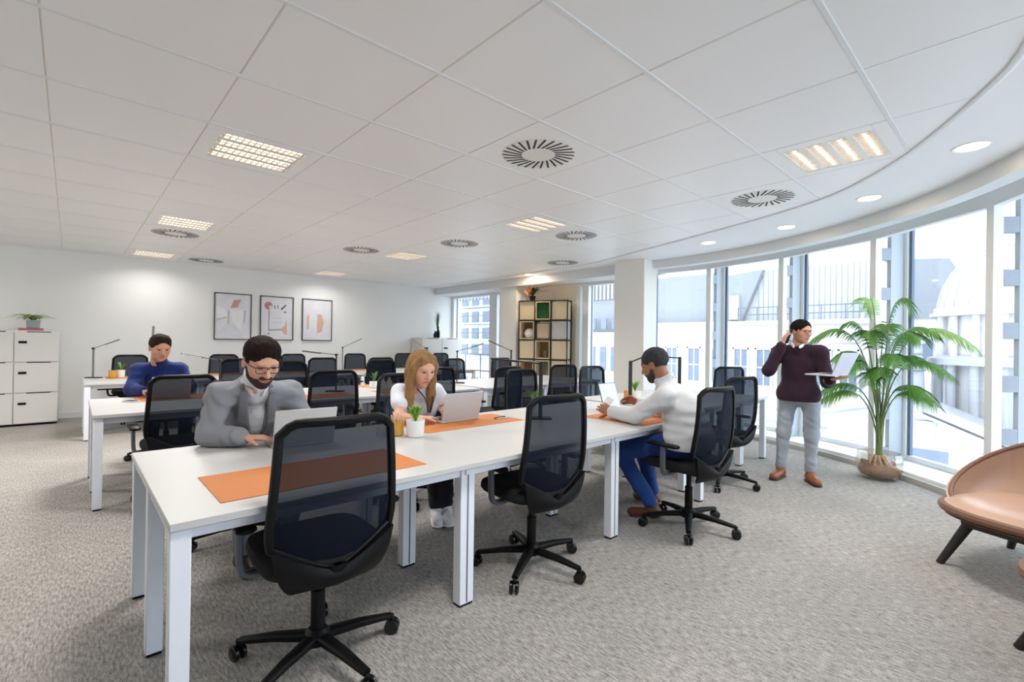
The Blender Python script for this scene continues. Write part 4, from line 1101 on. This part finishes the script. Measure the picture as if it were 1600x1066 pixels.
ud = Vector((-.734*.55+.679*.83, .679*.55+.734*.83, 0)).normalized()
lp.rotation_euler = (0, 0, math.atan2(ud.y, ud.x)-math.pi/2)
def mat_(x0, x1, y0, y1, label, z=.74, rz=0):
    o = MB().box(-(x1-x0)/2, (x1-x0)/2, -(y1-y0)/2, (y1-y0)/2, 0, .003, .001).build('desk_mat', tan_felt)
    o.location = ((x0+x1)/2, (y0+y1)/2, z); o.rotation_euler = (0, 0, rz); return tag(o, label, 'desk mat', 'orange leather desk mats')
mat_(.41, 1.29, 2.0, 2.43, 'orange leather desk mat by the bare desk corner, partly behind the chair back')
mat_(1.72, 2.60, 2.66, 3.06, 'orange leather desk mat under the blonde woman\'s laptop')
mat_(3.10, 3.98, 1.92, 2.50, 'orange leather desk mat under the white shirted man\'s arm')
mat_(.46, 1.2, 5.62, 6.05, 'orange leather desk mat under the blue shirted man\'s laptop')
mat_(1.45, 2.3, 4.92, 5.32, 'orange leather desk mat behind the grey suited man\'s laptop, on the middle bench')
mat_(2.62, 3.47, 4.92, 5.32, 'orange leather desk mat in front of the two cream bottles')
mat_(2.75, 3.5, 5.76, 6.08, 'orange leather desk mat behind the two cream bottles')
for x, l_ in ((.38, 'under the yellow pot'), (1.62, 'below the tan patch print'), (2.85, 'below the pink mark print'), (4.15, 'below the peach curves print')): mat_(x, x+.8, 8.95, 9.38, 'orange leather desk mat on the back bench '+l_)
pot_white = pmat('pot_white', (240, 240, 238), .5)
pot_yellow = pmat('pot_yellow', (204, 154, 70), .6, var=.1)
soil = pmat('soil', (70, 54, 40), .9, var=.3)
def pot_plant(loc, label, r=.055, h=.10, mat=pot_white, leafmat=leaf_light, seed=1, stems=26, leaf=(.085, .016), up=.10, droop=.35, name='potted_plant'):
    t = thing(name, label, 'plant', loc)
    MB().lathe([(r*.78, 0), (r*.9, .004), (r, h), (r*.92, h), (r*.86, h*.85), (0, h*.85)], 24).build('pot', mat, t)
    MB().lathe([(r*.87, h*.82), (0, h*.88)], 16).build('soil', soil, t)
    lf = leafy('leaves', leafmat, stems, t, leaf=leaf, seed=seed, up=up, droop=droop, spread=1.0); lf.location = (0, 0, h*.84)
    return t
pot_plant((1.61, 2.63, .74), 'small green succulent in a white pot beside the woman\'s mat', r=.058, h=.105, seed=2, stems=40, leaf=(.075, .022), up=.075)
t = thing('pencil_pot', 'mustard yellow pot with wooden sticks beside the white plant pot', 'pot', (1.535, 2.73, .74))
MB().lathe([(.038, 0), (.046, .01), (.042, .05), (.048, .095), (.042, .095), (.036, .02), (0, .02)], 20).build('pot', pot_yellow, t)
for k in range(7):
    a = k*.9; MB().tube([(.012*math.cos(a), .012*math.sin(a), .03), (.035*math.cos(a), .035*math.sin(a), .13+.01*(k % 3))], .006, 6).build('stick', pmat('stick_peach', (232, 196, 160), .6), t)
lathe_thing('tea_light', [(.028, 0), (.03, .06), (.026, .06), (.024, .01), (0, .01)], pot_white, (1.46, 2.80, .74), 'small white cup beside the mustard pot', 'cup')
pot_plant((.55, 9.12, .743), 'small green plant in a white pot behind the yellow block by a lamp', r=.055, h=.11, seed=4, stems=16)
o = MB().lathe([(.045, 0), (.055, .02), (.05, .06), (.056, .11), (.05, .11), (.042, .03), (0, .03)], 20).build('pencil_pot', pot_yellow); o.location = (.46, 9.05, .743); tag(o, 'yellow pot on the back bench beside a slim lamp', 'pot')
pot_plant((2.85, 5.66, .74), 'low dark green plant in a white pot behind two white bottles', r=.06, h=.08, seed=6, leafmat=leaf_green, stems=22)
for k, (x, y, h) in enumerate([(2.86, 5.44, .14), (2.95, 5.45, .16)]):
    lathe_thing('white_bottle', [(.026, 0), (.032, .005), (.032, h*.6), (.012, h*.78), (.012, h), (0, h)], pmat('bottle_cream', (244, 236, 220), .5), (x, y, .74), ['short cream bottle on the middle bench beside the low plant', 'tall cream bottle on the middle bench by the low plant'][k], 'bottle')
pot_plant((4.52, 2.90, .74), 'leafy green plant in a white pot behind the white shirted man\'s hand', r=.06, h=.095, seed=8)
o = MB().box(-.03, .03, -.025, .025, 0, .11, .004).build('wooden_box', pmat('box_wood', (206, 150, 96), .6)); o.location = (4.40, 2.92, .74); tag(o, 'upright wooden block beside the white plant pot near the black lamp', 'box')
pot_plant((2.92, 2.86, .74), 'small spiky plant half hidden behind an empty chair back', r=.05, h=.08, seed=9, stems=18, leafmat=leaf_green)
# tablet propped up
t = thing('tablet', 'tablet propped upright on the desk before the white shirted man', 'tablet', (3.50, 2.46, .746), R(-8))
M = Matrix.Rotation(R(-20), 4, 'X')
MB().box(-.105, .105, 0, .008, .004, .265, .003, M).build('casing', grey_plastic, t)
MB().box(-.099, .099, -.001, .001, .012, .257, 0, M).build('display', pmat('tablet_display', (196, 214, 236), .2, emit=.25), t, smooth=0)
MB().box(-.06, .06, .02, .14, 0, .006, .002).build('stand', grey_plastic, t)
MB().tube([(0, .03, .004), (0, .12, .004), (0, .062, .16)], .006, 6).build('stand_arm', grey_plastic, t)
def phone(loc, rot, label, mat=black_plastic):
    t = thing('phone', label, 'phone', loc); t.rotation_euler = rot
    MB().box(-.036, .036, -.074, .074, 0, .008, .003).build('casing', mat, t)
    MB().box(-.032, .032, -.068, .068, .008, .0085, 0).build('display', screen_dark, t, smooth=0); return t
def grip(W, d, n, side, along, off, upright):      # where a phone lies in a hand: in front of the palm, under the fingertips
    d = Vector(d).normalized(); n = Vector(n); n = (n-d*n.dot(d)).normalized(); lat = d.cross(n)*side
    y = d if upright else lat; x = y.cross(n)
    return Vector(W)+d*along+n*off, Matrix((x, y, n)).transposed().to_euler()
phone(*grip((5.19, 1.655, 1.36), (.2, -.2, .85), (.55, -.75, 0), 1, .095, .026, True), 'black phone held to the standing man\'s ear')
phone(*grip((3.17, 2.25, .832), (.1, .75, .25), (.75, .3, -.35), -1, .085, .026, False), 'white phone in the white shirted man\'s hand', pmat('phone_white', (236, 236, 238), .35))
phone((.42, 5.66, .743), (0, 0, R(30)), 'phone lying on the middle bench beside the blue shirted man', pmat('phone_white', (236, 236, 238), .35))
for k in range(2):
    o = MB().tube([(0, 0, .005), (.13, .02*k, .005)], .0045, 8).build('pen', black_plastic if k else silver); o.location = (2.44, 2.80+.03*k, .743); tag(o, ['silver pen beside the woman\'s laptop', 'black pen beside the woman\'s laptop'][k], 'pen')
# cabinet tops
t = thing('book', 'red and white book lying flat under the trailing plant', 'book', (-.44, 10.3, 1.42))
MB().box(-.13, .13, -.09, .09, .003, .032, .001).build('pages', pot_white, t)
MB().box(-.135, .135, -.095, .095, 0, .004, .001).box(-.135, .135, -.095, .095, .031, .036, .001).box(-.135, .135, -.095, -.090, 0, .036, .001).build('cover', pmat('book_red', (196, 110, 104), .6), t)
pot_plant((-.42, 10.3, 1.456), 'trailing spider plant in a grey blue pot on the white cabinet', r=.08, h=.125, mat=pmat('pot_greyblue', (156, 172, 178), .5), leafmat=pmat('leaf_yellowgreen', (150, 170, 86), .5, var=.3), seed=12, stems=60, leaf=(.30, .028), up=.13, droop=.95)
for k, (x, h) in enumerate([(6.86, .18), (6.95, .30)]):
    lathe_thing('dark_bottle', [(.035, 0), (.045, .02), (.045, h*.5), (.018, h*.75), (.018, h), (0, h)], black_plastic, (x, 10.32, 1.43), ['short dark bottle on the corner cabinet', 'tall dark bottle on the corner cabinet'][k], 'bottle')
pot_plant((7.02, 10.45, 1.43), 'grassy plant behind the dark bottles on the corner cabinet', r=.05, h=.16, mat=black_plastic, seed=14, leafmat=leaf_green, leaf=(.12, .014), up=.34, droop=.2)

# ================================================================== PALM IN A GLASS BOWL
PB = Vector((6.11, 1.028, 0)); PS = .95
t = thing('potted_palm', 'tall areca palm growing in a round glass bowl by the curved windows', 'plant', PB); t.scale = (PS, PS, PS)
MB().lathe([(.0, .004), (.14, .004), (.175, .03), (.205, .10), (.212, .17), (.203, .25), (.196, .285), (.190, .285), (.197, .25), (.205, .17), (.198, .10), (.168, .036), (.0, .012)], 40).build('glass_bowl', glass_mat('bowl_glass', (.92, .91, .88), .16), t)
bark = pmat('root_brown', (160, 112, 74), .85, var=.45, scale=30, bump=.6, bscale=40)
f = Field((-.22, -.22, -.0), (.22, .22, .36), .008)
rnd = random.Random(4)
f.ell((0, 0, .09), (.185, .185, .085), None, .03)
for k in range(40):
    a, q = rnd.uniform(0, 6.28), rnd.uniform(.03, .155); f.ell((q*math.cos(a), q*math.sin(a), rnd.uniform(.09, .18)), (rnd.uniform(.02, .035),)*3, None, .01)
f.ell((0, 0, .17), (.07, .07, .10), None, .04); f.cut((0, 0, .012), (0, 0, -1))
o = field_obj('root_ball', [f.mesh()], bark, t)
rt_ = pmat('root_pale', (222, 190, 150), .7)
for k in range(12):
    a = k*.55; r0 = .05; MB().tube(smooth_path([(r0*math.cos(a), r0*math.sin(a), .25), (.1*math.cos(a+.2), .1*math.sin(a+.2), .17), (.165*math.cos(a+.4), .165*math.sin(a+.4), .075)], 4), [.010]*4+[.008]*4+[.005], 7).build('root', rt_, t)
stem_m = pmat('palm_stem', (120, 138, 84), .5, var=.2)
frond_a = pmat('palm_leaf', (92, 146, 62), .45, var=.3, scale=9)
frond_b = pmat('palm_leaf_light', (146, 188, 92), .45, var=.3, scale=9)
def frond(p0, p1, p2, n, ll, mat, seed):
    rnd = random.Random(seed)
    p0, p1, p2 = Vector(p0), Vector(p1), Vector(p2)
    def B(t): return p0*(1-t)**2+p1*2*t*(1-t)+p2*t*t
    MB().tube([B(i/14) for i in range(15)], [.009*(1-.75*i/14) for i in range(15)], 6).build('frond_stem', stem_m, t)
    mb = MB()
    for i in range(n):
        tt = .5+.49*i/(n-1); c = B(tt); tg = (B(min(1, tt+.02))-B(tt-.02)).normalized(); sd = tg.cross(Vector((0, 0, 1)))
        if sd.length < .1: sd = Vector((1, 0, 0))
        sd.normalize(); l = ll*(.55+.75*math.sin(math.pi*min(1, .15+.85*(i/(n-1)))))*rnd.uniform(.85, 1.1)
        for s in (-1, 1):
            d = (sd*s*.85+tg*.75+Vector((0, 0, .12))).normalized(); dn = tg.cross(d).normalized()
            pts = [c+d*l*u+Vector((0, 0, -.75*l*u*u)) for u in (0, .3, .65, 1)]; wd = [.003, .0075, .006, .0006]
            vs = []
            for q, w_ in zip(pts, wd): vs += [q-tg*w_, q+Vector((0, 0, -.002)), q+tg*w_]
            mb.add(vs, [(a*3+b, a*3+b+1, a*3+4+b, a*3+3+b) for a in range(3) for b in (0, 1)])
    mb.build('frond', mat, t)
PO = Vector((6.40, 1.08, 0))
def L3(x, y, z): return (x-PO.x, y-PO.y, z)
FR = [((6.2, 1.4, 1.0), (6.1, 1.60, .78), .2), ((6.2, .8, 1.0), (6.1, .58, .86), .2), ((6.3, 1.2, 1.35), (6.15, 1.46, 1.28), .22), ((6.45, .9, 1.5), (6.35, .62, 1.56), .22), ((6.3, 1.1, 1.2), (6.02, 1.12, 1.02), .2), ((6.30, 1.52, 1.72), (6.25, 1.76, 1.42), .24), ((6.40, 1.18, 1.75), (6.45, 1.22, 1.86), .24), ((6.50, 1.00, 1.72), (6.45, .86, 1.84), .25), ((6.45, .72, 1.72), (6.4, .33, 1.42), .23),
      ((6.35, .78, 1.35), (6.3, .48, 1.13), .20), ((6.20, 1.38, 1.10), (6.1, 1.64, .84), .22), ((6.20, .86, 1.05), (6.15, .62, .93), .20), ((6.1, 1.20, 1.3), (5.95, 1.36, 1.12), .22),
      ((6.2, .95, 1.35), (6.0, .86, 1.25), .21), ((6.6, 1.1, 1.55), (6.7, 1.05, 1.6), .22), ((6.3, 1.15, 1.5), (6.1, 1.16, 1.52), .23), ((6.35, 1.3, 1.55), (6.3, 1.42, 1.62), .22), ((6.3, .9, 1.5), (6.2, .72, 1.5), .22), ((6.6, .9, 1.3), (6.7, .75, 1.25), .2), ((6.25, 1.05, 1.2), (6.0, 1.0, 1.12), .2), ((6.5, 1.3, 1.35), (6.45, 1.5, 1.18), .2)]
for k, (m, e, ll) in enumerate(FR):
    a = k*2.4; frond((.025*math.cos(a), .025*math.sin(a), .22), L3(m[0]*.22+PO.x*.78, m[1]*.22+PO.y*.78, max(m[2], e[2])*1.22+.05), L3(*e), 32, ll*.82, frond_b if k in (0, 6, 8) else frond_a, k)
# ================================================================== OUTSIDE THE WINDOWS
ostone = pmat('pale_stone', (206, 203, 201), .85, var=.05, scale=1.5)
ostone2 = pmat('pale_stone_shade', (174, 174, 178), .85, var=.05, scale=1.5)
oslate = pmat('slate_roof', (140, 143, 148), .8, var=.06, scale=3, stretch=(1, 1, 5))
oclad = pmat('seamed_cladding', (190, 189, 190), .7, var=.04, scale=3)
owin = pmat('sash_glass', (112, 122, 138), .3, var=.1)
orail = pmat('rail_grey', (104, 110, 122), .6)
def building(name, label, loc=(0, 0, 0)):
    return thing(name, label, 'building', loc, 0)
def part(t, nm, b, mat, bev=.02):
    x0, x1, y0, y1, z0, z1 = b; return MB().box(x0, x1, y0, y1, z0, z1, bev).build(nm, mat, t)
GZ = -9
o = MB().box(8.5, 60, -40, 60, GZ-.2, GZ, 0).build('street', pmat('street_grey', (160, 160, 162), .9)); tag(o, 'pale street far below the windows', 'street')
# --- long white stone building opposite
t = building('stone_building', 'long white stone building with sash windows opposite the curved front', (18, 0, GZ))
def zz(z): return z-GZ
part(t, 'wall', (0, 6, 3.2, 11.4, 0, zz(2.16)), ostone)
for z, d in ((2.16, .25), (-.70, .16), (-1.15, .22), (-1.75, .12), (1.55, .08)): part(t, 'cornice', (-d, .1, 3.1, 11.5, zz(z)-.09, zz(z)+.06), ostone)
for y in (3.6, 4.35, 5.3, 6.1, 6.88, 7.75, 8.66, 9.6, 10.5):
    w_ = part(t, 'window', (-.05, .04, y, y+.44, zz(-.05), zz(1.2)), owin, .01)
    for (a, b, c, d) in ((y-.08, y, -.05, 1.28), (y+.44, y+.52, -.05, 1.28), (y-.1, y+.54, 1.2, 1.32), (y-.1, y+.54, -.14, -.05)): MB().box(-.1, .02, a, b, zz(c), zz(d), .01).build('surround', ostone, w_)
    MB().box(-.07, -.04, y, y+.44, zz(.55), zz(.6), .005).build('sash_bar', ostone, w_); MB().box(-.07, -.04, y+.2, y+.24, zz(-.05), zz(1.2), .005).build('sash_bar', ostone, w_)
    w_ = part(t, 'window', (-.05, .04, y, y+.44, zz(-3.3), zz(-2.1)), owin, .01)
def yzprism(t, nm, poly, x0, x1, mat):
    n = len(poly); vs = [(x0, p[0], zz(p[1])) for p in poly]+[(x1, p[0], zz(p[1])) for p in poly]
    return MB().add(vs, [tuple(range(n)), tuple(range(n, 2*n))[::-1]]+[(i, n+i, n+(i+1) % n, (i+1) % n) for i in range(n)]).build(nm, mat, t, smooth=0)
yzprism(t, 'slate_roof', [(8.1, 2.2), (11.4, 2.2), (11.4, 4.15), (8.3, 4.15)], .35, 4, oslate)
yzprism(t, 'slate_roof', [(7.25, 2.2), (8.1, 2.2), (8.1, 3.95), (6.5, 4.1)], .25, 3, oslate)
w_ = yzprism(t, 'dormer', [(7.28, 2.3), (7.62, 2.3), (7.62, 3.2), (7.28, 3.2)], .12, .5, ostone2)
yzprism(t, 'clad_wall', [(3.2, 2.2), (7.3, 2.2), (6.5, 4.1), (6.2, 4.38), (3.2, 4.15)], .55, 3.5, oclad)
for k in range(22): part(t, 'cladding_seam', (.5, .56, 3.35+k*.16, 3.365+k*.16, zz(2.2), zz(4.1)), pmat('seam', (162, 166, 174), .7), .002)
for y0, y1 in ((3.25, 7.2),):
    for z in (2.70, 2.45): MB().tube([(-.1, y0, zz(z)), (-.1, y1, zz(z))], .016, 6).build('rail', orail, t)
    for k in range(7): y = y0+(y1-y0)*k/6; MB().tube([(-.1, y, zz(2.2)), (-.1, y, zz(2.72))], .016, 6).build('rail_post', orail, t)
part(t, 'roof_plant', (1, 2.2, 3.9, 4.9, zz(4.15), zz(4.6)), ostone2)
# --- gabled house in front
t = building('gabled_house', 'white gabled house with a shallow pediment below the dome', (13, 0, GZ))
yzprism(t, 'wall', [(-.4, 0-9), (3.2, 0-9), (3.2, -.35), (1.48, .12), (-.4, -.66)], .15, 1.5, ostone)
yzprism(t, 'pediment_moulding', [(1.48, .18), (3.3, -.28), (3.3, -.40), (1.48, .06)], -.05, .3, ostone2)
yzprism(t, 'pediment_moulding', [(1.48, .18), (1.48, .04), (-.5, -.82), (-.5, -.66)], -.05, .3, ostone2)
yzprism(t, 'pediment_moulding', [(1.48, -.02), (1.48, -.08), (-.5, -.95), (-.5, -.88)], 0, .3, ostone)
yzprism(t, 'roof', [(1.48, .17), (3.3, -.29), (3.3, -.34), (1.48, .12), (-.5, -.72), (-.5, -.67)], .3, 1.6, oslate)
yzprism(t, 'string_course', [(.62, -.72), (-.4, -.72), (-.4, -.80), (.62, -.80)], .02, .3, ostone2)
yzprism(t, 'window', [(1.64, -.78), (1.64, -1.04), (1.08, -1.04), (1.08, -.78)], .1, .3, owin)
yzprism(t, 'panel', [(1.62, -.18), (1.62, -.62), (1.30, -.62), (1.26, -.18)], .08, .3, ostone2)
for z in (-1.3, -1.7, -2.2): part(t, 'cornice', (-.02, .2, -.4, 3.2, zz(z)-.05, zz(z)+.04), ostone)
# --- domed pavilion
t = building('domed_pavilion', 'round white pavilion with a ribbed dome on a columned drum', (16.3, .35, GZ))
prof = [(1.22, zz(2.32)), (1.2, zz(2.5)), (1.12, zz(2.85)), (.96, zz(3.2)), (.72, zz(3.5)), (.4, zz(3.72)), (.15, zz(3.8)), (0, zz(3.82))]
MB().lathe(prof, 48).build('dome', ostone, t)
for k in range(24):
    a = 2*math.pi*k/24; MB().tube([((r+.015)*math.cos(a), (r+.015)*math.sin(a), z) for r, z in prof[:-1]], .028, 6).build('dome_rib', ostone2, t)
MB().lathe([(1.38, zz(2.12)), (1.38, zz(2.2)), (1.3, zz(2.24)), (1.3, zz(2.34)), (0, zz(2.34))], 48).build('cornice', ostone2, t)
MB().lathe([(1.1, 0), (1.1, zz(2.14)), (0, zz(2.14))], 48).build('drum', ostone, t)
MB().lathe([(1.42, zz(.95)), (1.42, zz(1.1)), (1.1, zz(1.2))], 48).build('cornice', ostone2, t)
for k in range(16):
    a = 2*math.pi*k/16; MB().cyl((1.2*math.cos(a), 1.2*math.sin(a), zz(1.1)), (1.2*math.cos(a), 1.2*math.sin(a), zz(2.14)), .07, n=10).build('column', ostone, t)
    MB().cyl((1.25*math.cos(a), 1.25*math.sin(a), zz(-1)), (1.25*math.cos(a), 1.25*math.sin(a), zz(.95)), .09, n=10).build('column', ostone2, t)
# --- slate roofed block far behind
t = building('slate_block', 'big grey slate hipped roof rising behind the dome', (24, 0, GZ))
yzprism(t, 'slate_roof', [(6.5, 2.5), (6.5, 5.1), (2.02, 4.72), (1.62, 3.9), (2.05, 2.5)], 0, 5, oslate)
part(t, 'wall', (.1, 5, 1.7, 6.5, 0, zz(2.6)), ostone)
for k in range(8): part(t, 'window', (.02, .12, 1.9+k*.55, 2.2+k*.55, zz(.6), zz(1.7)), owin, .01)
# --- tapering chimney tower
t = building('chimney_tower', 'tapering grey stone tower between the gable and the slate roof', (15.3, 2.15, GZ))
MB().lathe([(.5, 0), (.5, zz(-.5)), (.40, zz(1.42)), (.46, zz(1.45)), (.46, zz(1.55)), (0, zz(1.55))], 16).build('tower', ostone2, t)
for z in (.2, .8, 1.2): MB().lathe([(.42+.05*(1.42-z), zz(z)-.02), (.45+.05*(1.42-z), zz(z)), (.42+.05*(1.42-z), zz(z)+.02)], 16).build('band', oslate, t)
# --- block seen through the narrow window
t = building('terrace_block', 'white terrace block with slatted attic seen past the cream pillar', (18, 12.2, GZ))
part(t, 'wall', (0, 4, 0, 3.2, 0, zz(1.75)), ostone); part(t, 'attic', (.4, 4, 0, 3.2, zz(1.75), zz(3.4)), oslate)
for k in range(14): part(t, 'slat', (.25, .4, .1+k*.22, .2+k*.22, zz(3.4), zz(4.4)), ostone2, .01)
part(t, 'roof', (.42, 4, 0, 3.2, zz(3.4), zz(4.5)), ostone)
part(t, 'cornice', (-.2, .2, 0, 3.2, zz(1.7), zz(1.85)), ostone)
for k in range(5): part(t, 'window', (-.03, .05, .3+k*.6, .6+k*.6, zz(2.0), zz(2.5)), owin, .01)
for k in range(5): part(t, 'window', (-.03, .05, .3+k*.6, .65+k*.6, zz(.1), zz(1.2)), owin, .01)
# --- balcony block at the far end
t = building('balcony_block', 'tall white block with stacked balconies beyond the far corner window', (22, 20, GZ))
part(t, 'wall', (0, 5, 0, 12, 0, zz(7)), ostone)
for z in (-2.2, .2, 1.4, 2.6, 3.8):
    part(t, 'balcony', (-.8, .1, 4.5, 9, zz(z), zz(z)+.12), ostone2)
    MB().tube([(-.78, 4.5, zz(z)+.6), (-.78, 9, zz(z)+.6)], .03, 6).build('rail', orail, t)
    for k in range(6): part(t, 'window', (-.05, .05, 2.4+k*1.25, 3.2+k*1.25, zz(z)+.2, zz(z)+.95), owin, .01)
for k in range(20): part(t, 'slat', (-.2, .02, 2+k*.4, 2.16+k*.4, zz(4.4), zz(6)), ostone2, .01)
t = thing('terrace_railing', 'thin metal balcony railing outside the far corner window', 'railing', (8.3, 8.2, 0))
for z in (.55, 1.0): MB().tube([(0, 0, z), (0, 3.4, z)], .02, 6).build('rail', orail, t)
for k in range(6): MB().tube([(0, k*.68, -.2), (0, k*.68, 1.0)], .016, 6).build('rail_post', orail, t)
MB().box(-.3, .3, 0, 3.4, -.3, -.15, .01).build('ledge', ostone, t)
